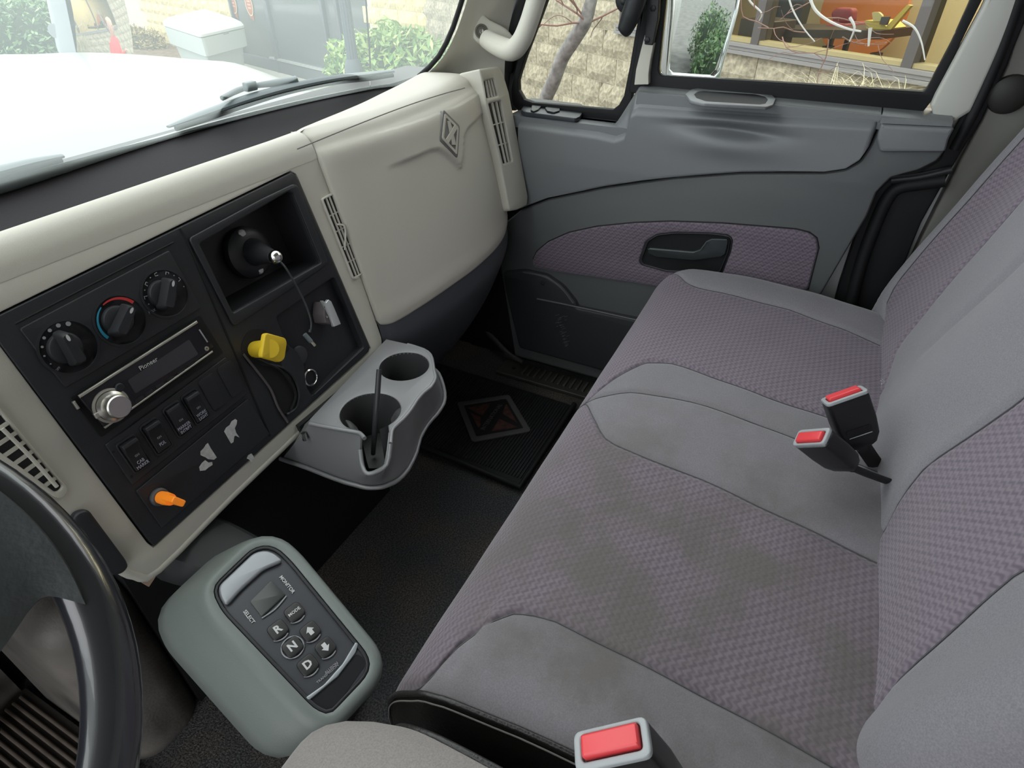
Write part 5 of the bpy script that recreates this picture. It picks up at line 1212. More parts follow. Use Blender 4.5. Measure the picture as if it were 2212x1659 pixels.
# mirrors: convex glass in a shell
MIR = bpy.data.materials.new('mirror_glass'); MIR.use_nodes = True; b_ = MIR.node_tree.nodes['Principled BSDF']; b_.inputs['Metallic'].default_value = 1; b_.inputs['Roughness'].default_value = .02; b_.inputs['Base Color'].default_value = (.85, .87, .86, 1)
def mirror(name, label, corners, X, look, shellm, cv=.10, arm=None, deep=.08, dist=None, rr=.02):
    r = thing(name, label, 'mirror'); c = np.mean([PX(u, v, X) for u, v in corners], 0)
    # glass faces halfway between the eye and what it shows
    d1_ = (CAM-c)/np.linalg.norm(CAM-c); d2_ = (np.array(look)-c)/np.linalg.norm(np.array(look)-c); n = d1_+d2_; n /= np.linalg.norm(n)
    f = Frame(c, n, np.cross([0, 0, 1], n)); r.location = tuple(c)
    q = resample(fillet(f.pts(corners), rr, 6), 48); m_ = np.mean(q, 0)
    RR = np.max([np.linalg.norm(p-m_) for p in q])
    rows = []
    for s in np.linspace(0.001, 1, 14):
        rows.append([f.w(*(m_+(p-m_)*s), cv*RR*(1-(s*np.linalg.norm(p-m_)/RR)**2)) for p in q])
    grid('mirror_glass', rows, MIR, r, closed_u=True, ang=180)
    g = r.children[-1] if r.children else None
    loft('mirror_shell', [[f.w(*(m_+(p-m_)*1.0), -.001) for p in q], [f.w(*(m_+(p-m_)*1.05), .006) for p in q], [f.w(*(m_+(p-m_)*1.08), -.004) for p in q], [f.w(*(m_+(p-m_)*1.06), -deep*.5) for p in q], [f.w(*(m_+(p-m_)*.8), -deep) for p in q], [f.w(*(m_+(p-m_)*.3), -deep*1.15) for p in q]], shellm, r, cap0=False)
    return r, f, m_
mr, f_, m_ = mirror('fender_mirror', 'upright convex mirror on the hood edge reflecting a person in red', [(128, -60), (250, -60), (283, 134), (168, 134)], 1.40, (3.2, 1.76, .74), mat('mirror_shell_grey', (.25, .27, .28), .5), .16)
tube('mirror_stem', [f_.w(m_[0], m_[1]-.12, -.05), (1.36, 2.25, .60), (1.30, 2.28, .52)], .012, RUB, mr)
tube('mirror_arm', [f_.w(m_[0]-.03, m_[1]-.02, -.06), f_.w(m_[0]-.14, m_[1]-.02, -.06)], .02, mat('mirror_shell_grey'), mr)
mr2, f2_, m2_ = mirror('door_mirror', 'chrome side mirror outside the passenger window', [(1455, -160), (1590, -160), (1588, 10), (1545, 168), (1440, 160), (1452, 20)], 1.62, (2.2, -6, .3), CHR, .05, rr=.012)
tube('mirror_arm', [f2_.w(m2_[0], m2_[1]+.05, -.05), (1.50, .42, 1.28), (1.37, .45, 1.3)], .014, RUB, mr2)
plate('mirror_rim', f2_, [[tuple(m2_+(p-m2_)*1.09) for p in resample(fillet(f2_.pts([(1455, -160), (1590, -160), (1588, 10), (1545, 168), (1440, 160), (1452, 20)]), .012, 6), 48)], [tuple(m2_+(p-m2_)*.97) for p in resample(fillet(f2_.pts([(1455, -160), (1590, -160), (1588, 10), (1545, 168), (1440, 160), (1452, 20)]), .012, 6), 48)]], -.004, .008, CHR, mr2, bw=.003)

# cargo box behind the cab and a person beside the truck, both seen in the mirrors
cb = box('cargo_box', (.35, -4.2, .9), (2.3, 6.4, 2.6), PAINT, None, None, .03); tag(cb, 'white cargo box of the truck behind the cab', 'cargo box')

# ================================================================ ground, walls
GR = mat('grey_asphalt', (.16, .155, .145), .9, var=.25, vscale=3, bump=.5, bscale=60)
struct('floor', box('ground', (4, 4, -1.05), (60, 60, .1), GR), 'grey ground outside')
bpy.data.objects['ground'].name = 'ground'
MUL = mat('brown_mulch', (.16, .11, .07), .95, var=.4, vscale=14, bump=1, bscale=30)
nA = np.array([.951, -.309, 0]); dA = np.array([.309, .951, 0]); cA = 5.5
nB = np.array([.855, -.518, 0]); nB /= np.linalg.norm(nB); dB = np.array([-nB[1], nB[0], 0]); cB = 3.78
WA = Frame(nA*cA, -nA, -dA); WB = Frame(nB*cB, -nB, -dB)     # 2D a = -s, b = z
corner = np.linalg.solve(np.array([nA[:2], nB[:2]]), [cA, cB]); sA0 = corner@dA[:2]; sB0 = corner@dB[:2]
STONE_A = mat('yellow_split_block', (.74, .61, .33), .9, var=.18, vscale=22, bump=1.0, bscale=60)
STONE_B = mat('tan_split_block', (.45, .39, .285), .9, var=.30, vscale=38, bump=1.0, bscale=70, detail=6)
MORT = mat('pale_mortar', (.66, .60, .46), .9)
wa = struct('wall_front_building', None, 'yellow block wall of the building ahead'); wa.name = 'wall_ahead'
wb = struct('wall_side_building', None, 'tan split block wall beside the truck'); wb.name = 'wall_beside'
def block_mesh(name, L_, Hh, seed, m, D=.10):
    g = np.random.default_rng(seed); nx, ny = 4, 3; V = []; F = []
    for j in range(ny+1):
        for i in range(nx+1):
            ed = i in (0, nx) or j in (0, ny); V.append(((i/nx-.5)*L_, (j/ny-.5)*Hh, (0.004 if ed else .010+g.random()*.022)))
    for j in range(ny):
        for i in range(nx): a = j*(nx+1)+i; F.append((a, a+1, a+nx+2, a+nx+1))
    k = len(V); c = [0, nx, (nx+1)*(ny+1)-1, (nx+1)*ny]
    for q in c: V.append((V[q][0], V[q][1], -D))
    bd = [list(range(0, nx+1)), [i*(nx+1)+nx for i in range(ny+1)], [(nx+1)*(ny+1)-1-i for i in range(nx+1)], [(nx+1)*ny-i*(nx+1) for i in range(ny+1)]]
    for s in range(4): F.append(tuple(bd[s][::-1])+(k+s, k+(s+1) % 4))
    me = bpy.data.meshes.new(name); me.from_pydata(V, [], F); me.materials.append(m); return me
BLm = {}
def blocks(wall, fr, s0, s1, z0, z1, m, L_=.40, Hh=.20, skip=None, J=.007):
    n = 0; key = m.name
    if key not in BLm: BLm[key] = [block_mesh('block', L_-J, Hh-J, k+3, m) for k in range(6)]+[block_mesh('block', L_/2-J, Hh-J, 40, m)]
    z = z0; r = 0
    while z < z1-.01:
        s = s0+(L_/2 if r % 2 else 0)
        if r % 2:
            if not (skip and skip(s0+L_/4, z+Hh/2)):
                o = bpy.data.objects.new('block', BLm[key][6]); COL.objects.link(o); o.parent = wall; o.matrix_world = fr.mat(-(s0+L_/4), z+Hh/2, 0); n += 1
        while s < s1-L_*.3:
            if not (skip and skip(s+L_/2, z+Hh/2)):
                o = bpy.data.objects.new('block', BLm[key][int(RNG.integers(0, 6))]); COL.objects.link(o); o.parent = wall; o.matrix_world = fr.mat(-(s+L_/2), z+Hh/2, 0); n += 1
            s += L_
        z += Hh; r += 1
    return n
# door and shop window spans, measured on the walls
def sA(u, v): p = PP(u, v, nA*cA, nA); return p@dA, p[2]
def sB(u, v): p = PP(u, v, nB*cB, nB); return p@dB, p[2]
sdl = sA(490, 0)[0]; sdr = sA(792, 0)[0]
wins0 = sB(2140, 60)[0]-1.6; wins1 = sB(1338, 80)[0]; zl = .40
zbase = -.98
shop_top = 1.8
nb1 = blocks(wa, WA, sA0, sdr-.03, zbase, .9, STONE_A)
nb2 = blocks(wa, WA, sdl+.03, sdl+4.4, zbase, .75, STONE_A)
z_b0 = zl-.035-.2*7
nb3 = blocks(wb, WB, wins0+.7, wins1, z_b0+.2, zl-.04, STONE_B)
nb4 = blocks(wb, WB, wins1+.0, sB0+.25, z_b0+.2, 1.35, STONE_B)
# mortar backing
def wallbox(name, fr, s0, s1, z0, z1, d0, d1, m, parent): 
    return plate(name, fr, [[(-s1, z0), (-s0, z0), (-s0, z1), (-s1, z1)]], d0, d1, m, parent)
wallbox('mortar', WB, wins1, sB0+.3, -1, 2.3, -.2, -.002, MORT, wb); wallbox('mortar', WB, wins0, wins1, -1, zl-.04, -.2, -.002, MORT, wb); wallbox('mortar', WB, wins0-.15, wins0, -1, 2.3, -.2, -.002, MORT, wb)
wallbox('lintel', WB, wins0, wins1, shop_top, 2.3, -.2, 0, STONE_B, wb)
wallbox('mortar', WA, sA0-.2, sdr, -1, 3, -.2, -.002, MORT, wa); wallbox('mortar', WA, sdl, sdl+9, -1, 3, -.2, -.002, MORT, wa); wallbox('lintel', WA, sdr, sdl, 1.6, 3, -.2, 0, STONE_A, wa)
# ledge
LG = mat('ledge_aluminium_grey', (.30, .28, .27), .6)
lg = struct('trim_4', None, 'grey metal ledge under the shop window')
for i, (za, zc, d) in enumerate(((zl-.045, zl-.022, .05), (zl-.022, zl+.0, .035), (zl, zl+.022, .045))):
    wallbox('ledge_step', WB, wins0, wins1+.02, za, zc-.002, -.05, d, LG, lg)
wallbox('sill_wood', WB, wins0, wins1, zl+.022, zl+.045, -.08, .01, mat('sill_ochre', (.42, .34, .17), .6), lg)
# shop window with posts
swn = struct('window_2', None, 'shop window beside the truck')
wallbox('shop_glass', WB, wins0, wins1, zl+.04, shop_top, -.05, -.044, GL2, swn)
FRM = mat('bronze_frame', (.11, .095, .09), .5)
def sx_(u, v): return sB(u, v)[0]
for (u0, v0) in ((1990, 60), (1640, 60)):
    s = sx_(u0, v0); wallbox('window_post', WB, s-.03, s+.03, zl+.02, shop_top, -.10, .02, FRM, swn)
wallbox('window_post', WB, wins1-.05, wins1, zl+.02, shop_top, -.10, .02, FRM, swn)
# shop room
room = struct('wall_shop', None, 'inside of the shop'); room.name = 'wall_shop_room'
SHW = mat('shop_beige_paint', (.58, .48, .30), .8)
wallbox('shop_back_wall', WB, wins0-.2, sB0+1, -1, 2.2, -3.2, -3.0, SHW, room)
wallbox('shop_ceiling', WB, wins0-.2, sB0+1, 2.1, 2.2, -3.2, -.2, SHW, room)
wallbox('shop_floor', WB, wins0-.2, sB0+1, -1.02, -.6, -3.2, -.2, mat('shop_floor_brown', (.12, .07, .05), .5), room)
wallbox('shop_side_wall', WB, sB0+.5, sB0+.6, -1, 2.2, -3.2, -.2, SHW, room); wallbox('shop_side_wall', WB, wins0-.2, wins0-.1, -1, 2.2, -3.2, -.2, SHW, room)
la = bpy.data.lights.new('shop_lamp', 'AREA'); la.energy = 100; la.size = 2.2; la.color = (1, .86, .62); lo = bpy.data.objects.new('shop_lamp', la); COL.objects.link(lo)
lo.location = tuple(WB.w(-sx_(1800, 60), 2.0, -1.6)); lo['kind'] = 'thing'; tag(lo, 'warm ceiling light inside the shop', 'lamp')
def shop(u, v, d): return PP(u, v, nB*(cB+d), nB)
# counter, chairs, wall disc, toy-yellow racks etc. as seen through the glass
def sbox(name, label, cat, px0, px1, d, th, m, bw=.01, group=None):
    f = Frame(nB*(cB+d), -nB, -dB); a, b = f.at(*px0), f.at(*px1)
    o = plate(name, f, [fillet([(min(a[0], b[0]), min(a[1], b[1])), (max(a[0], b[0]), min(a[1], b[1])), (max(a[0], b[0]), max(a[1], b[1])), (min(a[0], b[0]), max(a[1], b[1]))], bw)], -th, 0, m, None, bw=bw*.5)
    return tag(o, label, cat, group)
DKW = mat('dark_wood', (.045, .03, .022), .5)
t_ = thing('display_table', 'long dark table behind the shop window', 'table')
fT = Frame(nB*(cB+.5), -nB, -dB); a, b = fT.at(1600, 62), fT.at(1905, 66); 
plate('table_top', fT, [[(b[0], b[1]-.0), (a[0], a[1]), (a[0], a[1]-.05), (b[0], b[1]-.05)][::-1]], -.6, 0, DKW, t_)
for q in (.02, .33, .66, .98):
    x = a[0]+(b[0]-a[0])*q; plate('leg', fT, [[(x-.02, -.7), (x+.02, -.7), (x+.02, a[1]-.04), (x-.02, a[1]-.04)]], -.1, -.02, DKW, t_)
sbox('shelf_panel', 'dark low shelf at the left end of the shop window', 'shelf', (1600, 40), (1650, 100), .3, .3, DKW)
fp_ = Frame(nB*(cB+1.0), -nB, -dB)
o = plate('display_board', fp_, [fp_.pts([(1680, 0), (1738, 0), (1722, 60), (1668, 55)])], -.1, 0, mat('board_black', (.02, .018, .018), .5), None); tag(o, 'black slanted display board inside the shop', 'board')
WR = mat('wine_red_fabric', (.22, .03, .035), .6)
rc = thing('red_chair', 'wine red chair behind the shop window', 'chair')
fc_ = Frame(nB*(cB+.9), -nB, -dB)
plate('backrest', fc_, [fillet(fc_.pts([(1792, 28), (1806, 16), (1842, 18), (1838, 50), (1800, 54)]), .03)], -.08, 0, WR, rc, bw=.02)
plate('seat', fc_, [fillet(fc_.pts([(1790, 52), (1838, 50), (1832, 72), (1788, 76)]), .02)], -.4, .05, WR, rc, bw=.02)
for u in (1794, 1830): a, b = fc_.at(u, 70); plate('leg', fc_, [[(a-.015, -.7), (a+.015, -.7), (a+.015, b), (a-.015, b)]], -.05, -.02, DKW, rc)
fd_ = Frame(nB*(cB+2.5), -nB, -dB); c0, c1_ = fd_.at(1862, 20)
o = plate('orange_disc', fd_, [ngon(40, .42, c0, c1_)], -.05, 0, mat('orange_lacquer', (.52, .17, .05), .5), None); tag(o, 'large round orange panel on the shop back wall', 'wall panel')
YM = mat('yellow_wire_rack', (.60, .45, .10), .5)
yr = thing('display_rack', 'yellow slanted display rack behind the shop window', 'rack')
fy_ = Frame(nB*(cB+.6), -nB, -dB)
plate('rack_arm', fy_, [fillet(fy_.pts([(1912, 60), (1960, 10), (1968, 12), (1922, 66)]), .004)], -.03, 0, YM, yr)
plate('rack_tray', fy_, [fillet(fy_.pts([(1868, 44), (1902, 46), (1920, 62), (1915, 66), (1872, 62)]), .004)], -.2, 0, YM, yr)
plate('rack_sign', fy_, [fillet(fy_.pts([(1885, 26), (1900, 26), (1908, 34), (1903, 46), (1888, 46)]), .01)], -.01, .01, mat('pale_yellow_sign', (.62, .50, .22), .5), yr)
plate('rack_tile', fy_, [fy_.pts([(1908, 36), (1925, 36), (1918, 54), (1903, 52)])], 0, .02, mat('slate', (.06, .07, .07), .5), yr)

# ================================================================ glass entrance on the far wall
en = thing('entrance_door', 'dark framed glass entrance door with two round orange stickers', 'door')
DFR = mat('dark_door_frame', (.10, .11, .12), .5); DGL = mat('dark_reflective_glass', (.12, .13, .13), .12, spec=.6)
zs = sA(600, 152)[1]
def abox(name, s0, s1, z0, z1, d0, d1, m, parent, bw=.0): return plate(name, WA, [[(-s1, z0), (-s0, z0), (-s0, z1), (-s1, z1)]], d0, d1, m, parent, bw=bw)
abox('door_glass', sdr, sdl, zs, 1.6, -.10, -.08, DGL, en)
for u in (494, 571, 690, 722, 788):
    s = sA(u, 20)[0]; w = .05 if u in (571, 494) else .035
    abox('frame_post', s-w, s+w, zs-.05, 1.6, -.10, -.02, DFR, en, .005)
abox('bottom_rail', sdr, sdl, zs-.04, zs+.14, -.10, -.03, DFR, en, .005)
PR_ = mat('pull_rail_pale', (.5, .52, .5), .4, metal=.4)
s1_, s2_ = sA(575, 108)[0], sA(692, 135)[0]; abox('rail_strip', s2_, s1_, zs+.15, zs+.18, -.08, -.02, PR_, en)
fA2 = Frame(nA*(cA+.07), -nA, -dA)
STK = mat('sticker_orange_brown', (.36, .10, .05), .6)
for (u, v) in ((503, 6), (538, 10)):
    a, b = fA2.at(u, v); k = plate('sticker', fA2, [ngon(32, .12, a, b, .16)], 0, .004, STK, en); plate('sticker_ring', fA2, [ngon(32, .13, a, b, .17), ngon(32, .115, a, b, .155)], .001, .006, mat('sticker_cream', (.65, .55, .35), .6), k)
    plate('sticker_ribbon', fA2, [[(a-.07, b-.2), (a+.07, b-.24), (a+.08, b-.14), (a-.07, b-.1)]], -.001, .002, STK, k)
    for dz in (.05, 0, -.05): plate('sticker_line', fA2, [[(a-.06, b+dz-.012), (a+.06, b+dz-.012), (a+.06, b+dz+.012), (a-.06, b+dz+.012)]], .003, .005, mat('sticker_text_pale', (.55, .3, .2), .6), k)
curb = struct('trim_5', plate('trim_5', Frame([0, 0, -.99], [0, 0, 1]), [[tuple((nA*(cA-.9)+dA*(sdr-.6))[:2]), tuple((nA*(cA+.2)+dA*(sdr-.6))[:2]), tuple((nA*(cA+.2)+dA*(sdl+.2))[:2]), tuple((nA*(cA-.9)+dA*(sdl+.2))[:2])]], 0, zs-.04+.99, mat('pale_step_stone', (.48, .47, .40), .8)), 'pale stone step in front of the entrance')
plate_m = struct('mulch_bed', plate('mulch_bed', Frame([0, 0, -.995], [0, 0, 1]), [[tuple((nA*(cA-2.2)+dA*(sdl+.3))[:2]), tuple((nA*cA+dA*(sdl+.3))[:2]), tuple((nA*cA+dA*(sdl+9))[:2]), tuple((nA*(cA-3.2)+dA*(sdl+9))[:2])]], 0, .04, MUL), 'brown mulch bed')

# ================================================================ litter bin
lb = thing('litter_bin', 'large pale grey plastic bin with hinged lid beside the entrance', 'bin')
GB = mat('pale_grey_bin_plastic', (.50, .53, .50), .5); GBL = mat('pale_bin_lid', (.66, .69, .65), .45)
ztop = -.13
cc = [PZ(u, v, ztop) for u, v in [(352, 50), (432, 75), (527, 54), (447, 27)]]      # left, near, right, far
cm = np.mean(cc, 0)
def ring(sc, z, rf=.10, n=4):
    P = [np.array(c) for c in cc]; q = fillet([tuple((cm+(p-cm)*sc)[:2]) for p in P], rf*sc, n); return [np.array([x, y, z]) for x, y in q]
loft('lid', [ring(1.03, ztop-.03), ring(1.03, ztop-.0), ring(.98, ztop+.04), ring(.80, ztop+.085), ring(.45, ztop+.10)], GBL, lb, ang=30)
loft('bin_collar', [ring(.93, ztop-.30), ring(1.0, ztop-.28), ring(1.02, ztop-.045), ring(.98, ztop-.035)], GB, lb, ang=30)
loft('bin_body', [ring(.72, -1.0), ring(.88, ztop-.27)], GB, lb, ang=30)
e1_ = cc[2]-cc[1]; hp_ = cc[1]+e1_*.52; tube('lid_latch', [hp_+e1_*-.06+[0, 0, -.05], hp_+e1_*.06+[0, 0, -.05]], .02, mat('latch_grey', (.25, .27, .26)), lb)  # latch bar in a darker grey than the bin

# ================================================================ plants
def leafmat(name, c1, c2):
    m = bpy.data.materials.new(name); m.use_nodes = True; N = m.node_tree.nodes; L = m.node_tree.links; b = N['Principled BSDF']; b.inputs['Roughness'].default_value = .5
    g = N.new('ShaderNodeNewGeometry'); r = N.new('ShaderNodeValToRGB'); L.new(g.outputs['Random Per Island'], r.inputs[0]); r.color_ramp.elements[0].color = (*c1, 1); r.color_ramp.elements[1].color = (*c2, 1); L.new(r.outputs[0], b.inputs['Base Color']); return m
LF1 = leafmat('bright_green_leaf', (.10, .26, .05), (.50, .62, .22)); LF2 = leafmat('juniper_green', (.05, .13, .06), (.26, .38, .18)); LF3 = leafmat('dry_brown_leaf', (.20, .13, .06), (.45, .38, .16))
def blobs(cs):
    def gen(g, n):
        out = []
        for (c, r, w) in cs:
            k = int(n*w); d = g.normal(size=(k, 3)); d /= np.linalg.norm(d, axis=1)[:, None]; rad = .72+.33*g.random(k)[:, None]
            lump = 1+.13*np.sin(d[:, 0:1]*7+c[0])*np.cos(d[:, 1:2]*6+c[1])
            p = np.array(c)+d*np.array(r)*rad*lump; out.append(p)
        return np.concatenate(out)
    return gen
def bush(label, cs, n, size, m, name='shrub', group=None, seed=1, core=(.03, .06, .02)):
    r = thing(name, label, 'shrub', group, loc=tuple(np.array(cs[0][0])*[1, 1, 0]+[0, 0, -1]))
    blob_cards('foliage', n, blobs(cs), size, m, r, seed)
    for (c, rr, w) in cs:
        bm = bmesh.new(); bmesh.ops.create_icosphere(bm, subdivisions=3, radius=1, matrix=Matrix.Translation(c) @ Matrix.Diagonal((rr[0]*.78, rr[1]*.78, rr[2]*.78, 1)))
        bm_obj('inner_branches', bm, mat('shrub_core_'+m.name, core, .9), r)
    tube('stem', [np.array(cs[0][0])*[1, 1, 0]+[0, 0, -1.0], np.array(cs[0][0])], .03, DKW, r)
    return r
pc_ = PP(850, 112, nA*(cA-.75), nA)
bush('bright green leafy shrub against the yellow wall right of the entrance', [((pc_[0], pc_[1], pc_[2]-.25), (.55, .62, .52), .55), ((pc_[0]+.12, pc_[1]-.5, pc_[2]-.32), (.5, .5, .45), .25), ((pc_[0]+.22, pc_[1]+.75, pc_[2]-.34), (.42, .42, .44), .2)], 9000, .055, LF1)
pj = PP(30, 60, nA*(cA-1.3), nA); pj2 = PZ(40, 92, -.45)
bush('soft green juniper bush at the far left behind the mirror', [((pj2[0], pj2[1], -.45), (1.3, 1.7, .72), .3), ((pj[0], pj[1], pj[2]+.15), (1.1, 1.5, 1.0), .25), ((pj[0]-.5, pj[1]+1.9, pj[2]+.25), (1.2, 1.4, 1.1), .2), ((pj[0]-.6, pj[1]+.2, pj[2]-.35), (1.0, 1.5, .75), .25)], 26000, .05, LF2, seed=4, core=(.03, .05, .03))
pk2 = PP(318, 95, nA*(cA-.45), nA)
bush('sparse brown twiggy shrub between the mirror and the bin', [((pk2[0], pk2[1], pk2[2]-.2), (.35, .55, .5), .6), ((pk2[0], pk2[1]+.6, pk2[2]-.1), (.35, .5, .5), .4)], 4200, .045, LF3, seed=6, core=(.10, .075, .04))
# lamp post and thin aerial
lpz = PP(752, 60, nA*(cA-1.35), nA)
po = thing('lamp_post', 'fluted dark grey lamp post in front of the green shrub', 'lamp post', loc=(lpz[0], lpz[1], -1))
PM = mat('post_dark_grey', (.075, .09, .105), .5)
V = []; F = []; nn_ = 24
for k, z in enumerate((-1.0, 2.6)):
    for j in range(nn_): a = 2*math.pi*j/nn_; r = .062*(1 if j % 2 else .88); V.append((lpz[0]+r*math.cos(a), lpz[1]+r*math.sin(a), z))
for j in range(nn_): F.append((j, (j+1) % nn_, nn_+(j+1) % nn_, nn_+j))
from_py('fluted_shaft', V, F, PM, po)
zb_post = PP(758, 130, [lpz[0], lpz[1], 0], nA)[2]
lathe('base_collar', [(.10, -1-zb_post), (.10, -.06), (.085, -.02), (.075, .02), (.0001, .02)], Matrix.Translation((lpz[0], lpz[1], zb_post)), PM, po, 24)
aer = tube('aerial', [PX(800, 148, 1.30), PX(797, 90, 1.30), PX(793, 40, 1.30), PX(789, -20, 1.30), PX(784, -120, 1.30)], .0022, RUB, None, n=6); tag(aer, 'thin dark aerial rod rising in front of the green shrub', 'aerial')
# bare tree by the side window
dT = 1.3
def tw(u, v, d=dT): return PP(u, v, nB*(cB-d), nB)
BK = mat('pale_grey_bark', (.27, .26, .25), .85, var=.35, vscale=25, bump=1, bscale=60)
tr = thing('bare_tree', 'bare tree with pale grey slanting trunk outside the quarter window', 'tree', loc=tuple(tw(1170, 260)*[1, 1, 0]+[0, 0, -1]))
tk = [tw(*p) for p in [(1150, 300), (1178, 215), (1196, 175), (1215, 125), (1240, 85), (1262, 50), (1272, 20), (1282, -20), (1295, -90)]]
g0 = np.array([tk[0][0]-.05, tk[0][1]+.1, -1.0])
tube('trunk', [g0]+tk, [.05, .046, .045, .044, .042, .042, .04, .036, .032, .03], BK, tr, n=14)
TWG = mat('reddish_twig', (.26, .15, .12), .7)
g_ = np.random.default_rng(11)
def twig(p, d, L_, r, depth):
    P = [p]; q = p.copy(); dd = d.copy()
    for i in range(4): dd = dd+g_.normal(size=3)*.28; dd /= np.linalg.norm(dd); q = q+dd*L_/4; P.append(q.copy())
    tube('twig', P, [r, r*.6], TWG if depth < 2 else BK, tr, n=5, sm=2)
    if depth > 0:
        for k in (1, 2, 3, 4): 
            if g_.random() < .75: twig(P[k], (dd+g_.normal(size=3)*.8)/2, L_*.55, r*.55, depth-1)
tB = tw(1270, 50)
for d in ([-.3, .5, -.35], [.2, -.5, .3], [-.4, .1, .5], [-.2, .6, .2]): twig(tB.copy(), np.array(d), .35, .006, 1)
BW = mat('white_branch', (.5, .48, .45), .8)
def branch(pxs, r, d=.5): tube('branch', [tw(u, v, d) for u, v in pxs], [r, r*.5], BW, tr, n=6)
branch([(1600, -30), (1622, 5), (1645, 28), (1640, 45)], .007); branch([(1745, -20), (1760, 20), (1790, 45), (1830, 62), (1860, 68)], .009)
branch([(1700, -20), (1712, 20), (1735, 60), (1760, 90)], .006); branch([(1950, 45), (1975, 60), (1990, 90), (1998, 130)], .006); branch([(1836, 38), (1846, 60), (1835, 90)], .008)
branch([(1880, 60), (1876, 100)], .010)
for (u, v) in ((1630, 20), (1660, 60), (1700, 30), (1740, 70), (1780, 40), (1690, 80), (1790, 85), (1820, 80)): twig(tw(u, v, .5), g_.normal(size=3), .32, .0035, 1)
# ornamental grass clumps under the window
STR = leafmat('straw_blade', (.50, .44, .28), (.78, .72, .52))
for i, (u, v) in enumerate(((1790, 190), (1865, 192), (1940, 205))):
    b0_ = PP(u, v, nB*(cB-.35), nB); V = []; F = []
    for k in range(90):
        a = g_.random()*2*math.pi; h = .28+.22*g_.random(); sp = .10+.22*g_.random(); base = b0_+[g_.normal()*.05, g_.normal()*.05, -.38]; dr = np.array([math.cos(a), math.sin(a), 0]); sd = np.array([-dr[1], dr[0], 0])*.004
        for t in np.linspace(0, 1, 6): p = base+dr*sp*t*t*1.4+np.array([0, 0, h*(1.6*t-.85*t*t)*1.25]); w = 1-t*.8; V += [p-sd*w, p+sd*w]
        o_ = len(V)-12
        for q in range(5): F.append((o_+2*q, o_+2*q+1, o_+2*q+3, o_+2*q+2))
    o = from_py('ornamental_grass', V, F, STR); tag(o, ['straw coloured grass clump, the one nearest the mirror', 'straw coloured grass clump, middle of the three under the shop window', 'straw coloured grass clump nearest the rear of the side window'][i], 'grass', 'grass clumps under the shop window')
# hedge and blue rack seen only in the door mirror
hd = PP(1, 1, [0, 0, 0], [0, 0, 1])
bush('clipped green hedge behind the truck, seen in the side mirror', [((2.6, -3.6, -.45), (.5, 1.3, .6), .6), ((2.7, -6.0, -.4), (.6, 1.4, .7), .4)], 5000, .05, LF2, 'hedge', seed=9)

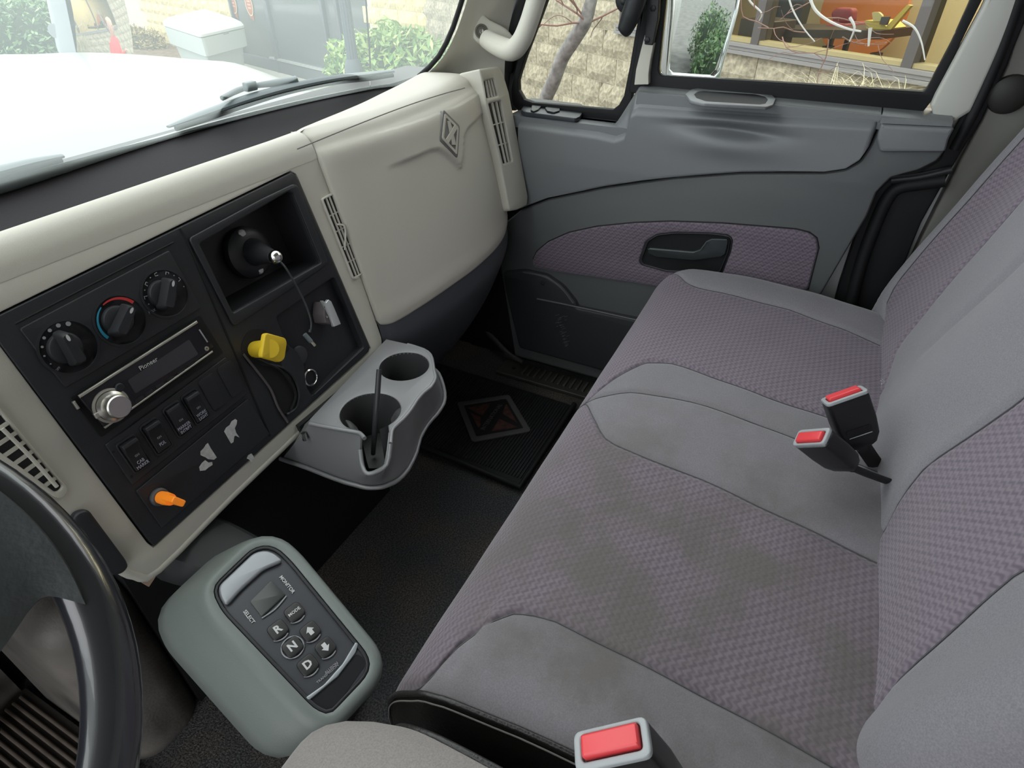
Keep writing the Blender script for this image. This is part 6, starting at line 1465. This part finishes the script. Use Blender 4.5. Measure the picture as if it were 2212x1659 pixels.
# ================================================================ person seen in the fender mirror
def person(loc, face):
    r = thing('person', 'bald person in a red jacket and dark trousers standing beside the truck', 'person', loc=tuple(loc))
    ca, sa = math.cos(face), math.sin(face)
    def W_(x, y, z): return (loc[0]+x*ca-y*sa, loc[1]+x*sa+y*ca, loc[2]+z)
    J = {'pel': (0, 0, .92), 'wst': (0, 0, 1.08), 'chs': (0, 0, 1.32), 'nk': (0, 0, 1.47), 'hd': (0, .01, 1.56), 'shl': (-.18, 0, 1.40), 'shr': (.18, 0, 1.40), 'ell': (-.25, .03, 1.14), 'elr': (.24, .12, 1.16), 'wrl': (-.25, .10, .92), 'wrr': (.16, .30, 1.26),
         'hpl': (-.09, 0, .88), 'hpr': (.09, 0, .88), 'knl': (-.11, .03, .50), 'knr': (.11, .02, .50), 'anl': (-.12, 0, .08), 'anr': (.12, 0, .08), 'tol': (-.13, .15, .04), 'tor': (.13, .15, .04)}
    def skin_obj(name, names, edges, rad, m, root):
        me = bpy.data.meshes.new(name); idx = {n: i for i, n in enumerate(names)}; me.from_pydata([W_(*J[n]) for n in names], [(idx[a], idx[b]) for a, b in edges], []); o = link(name, me, m, r)
        sk = me.skin_vertices or None
        bpy.context.view_layer.objects.active = o
        mod = o.modifiers.new('skin', 'SKIN')
        if not me.skin_vertices: me.attributes.new
        for i, n in enumerate(names):
            try: me.skin_vertices[0].data[i].radius = (rad[n], rad[n]*.8); me.skin_vertices[0].data[i].use_root = (n == root)
            except Exception: pass
        mod2 = o.modifiers.new('s', 'SUBSURF'); mod2.levels = 2; mod2.render_levels = 2; return o
    # continuous body from lofted rings
    SKN = mat('skin', (.62, .38, .29), .6); JK = mat('red_jacket', (.75, .06, .07), .7); TR = mat('dark_trousers', (.05, .05, .07), .8)
    def ringz(c, rx, ry, n=16, tilt=0): return [W_(c[0]+rx*math.cos(2*math.pi*i/n), c[1]+ry*math.sin(2*math.pi*i/n), c[2]) for i in range(n)]
    loft('jacket', [ringz((0, 0, .84), .19, .13), ringz((0, 0, .95), .185, .13), ringz((0, 0, 1.10), .17, .12), ringz((0, 0, 1.28), .20, .13), ringz((0, 0, 1.40), .19, .115), ringz((0, 0, 1.455), .12, .09), ringz((0, 0, 1.48), .065, .065)], JK, r, ang=80)
    for s_, e_, w_ in (('shl', 'ell', 'wrl'), ('shr', 'elr', 'wrr')):
        tube('sleeve', [W_(*J[s_]), W_(*J[e_]), W_(*J[w_])], [.07, .055, .04], JK, r, n=12); 
        wv = np.array(W_(*J[w_])); d = wv-np.array(W_(*J[e_])); d /= np.linalg.norm(d); hnd = tube('hand', [wv, wv+d*.05, wv+d*.09], [.028, .035, .03], SKN, r, n=10)
        sdv = np.cross(d, [0, 0, 1.]); sdv /= np.linalg.norm(sdv)
        for k in range(4): tube('finger', [wv+d*.08+sdv*(k-1.5)*.017, wv+d*(.12+.01*(k in (1, 2)))+sdv*(k-1.5)*.018, wv+d*(.14+.012*(k in (1, 2)))+sdv*(k-1.5)*.018+np.array([0, 0, -.02])], [.009, .008, .006], SKN, hnd, n=6, sm=2)
        tube('thumb', [wv+d*.03-sdv*.028, wv+d*.06-sdv*.05, wv+d*.09-sdv*.05], [.011, .010, .008], SKN, hnd, n=6, sm=2)
    for h_, k_, a_, t_ in (('hpl', 'knl', 'anl', 'tol'), ('hpr', 'knr', 'anr', 'tor')):
        tube('trouser_leg', [W_(*J[h_]), W_(*J[k_]), W_(*J[a_])], [.095, .07, .055], TR, r, n=12); tube('shoe', [W_(*J[a_]), W_(*J[t_])], [.05, .035], RUB, r, n=10)
    hdn = loft('head', [ringz((0, 0, 1.46), .055, .06), ringz((0, .005, 1.52), .062, .075), ringz((0, .012, 1.56), .072, .092), ringz((0, .01, 1.62), .078, .098), ringz((0, .005, 1.68), .076, .096), ringz((0, 0, 1.73), .055, .07), ringz((0, 0, 1.75), .02, .03)], SKN, r, ang=80)
    tube('nose', [W_(0, .10, 1.63), W_(0, .122, 1.59)], [.009, .014], SKN, hdn, n=8, sm=2)
    for s in (-1, 1):
        tube('ear', [W_(s*.078, 0, 1.63), W_(s*.082, 0, 1.58)], [.012, .010], SKN, hdn, n=8, sm=2); bm = bmesh.new(); bmesh.ops.create_uvsphere(bm, u_segments=10, v_segments=8, radius=.011, matrix=Matrix.Translation(W_(s*.028, .095, 1.625))); bm_obj('eye', bm, RUB, hdn)
    tube('mouth', [W_(-.025, .10, 1.545), W_(0, .106, 1.543), W_(.025, .10, 1.545)], .004, mat('lip', (.45, .2, .17), .6), hdn, n=6, sm=2)
    return r
person((3.2, 1.74, -1.0), math.radians(20))
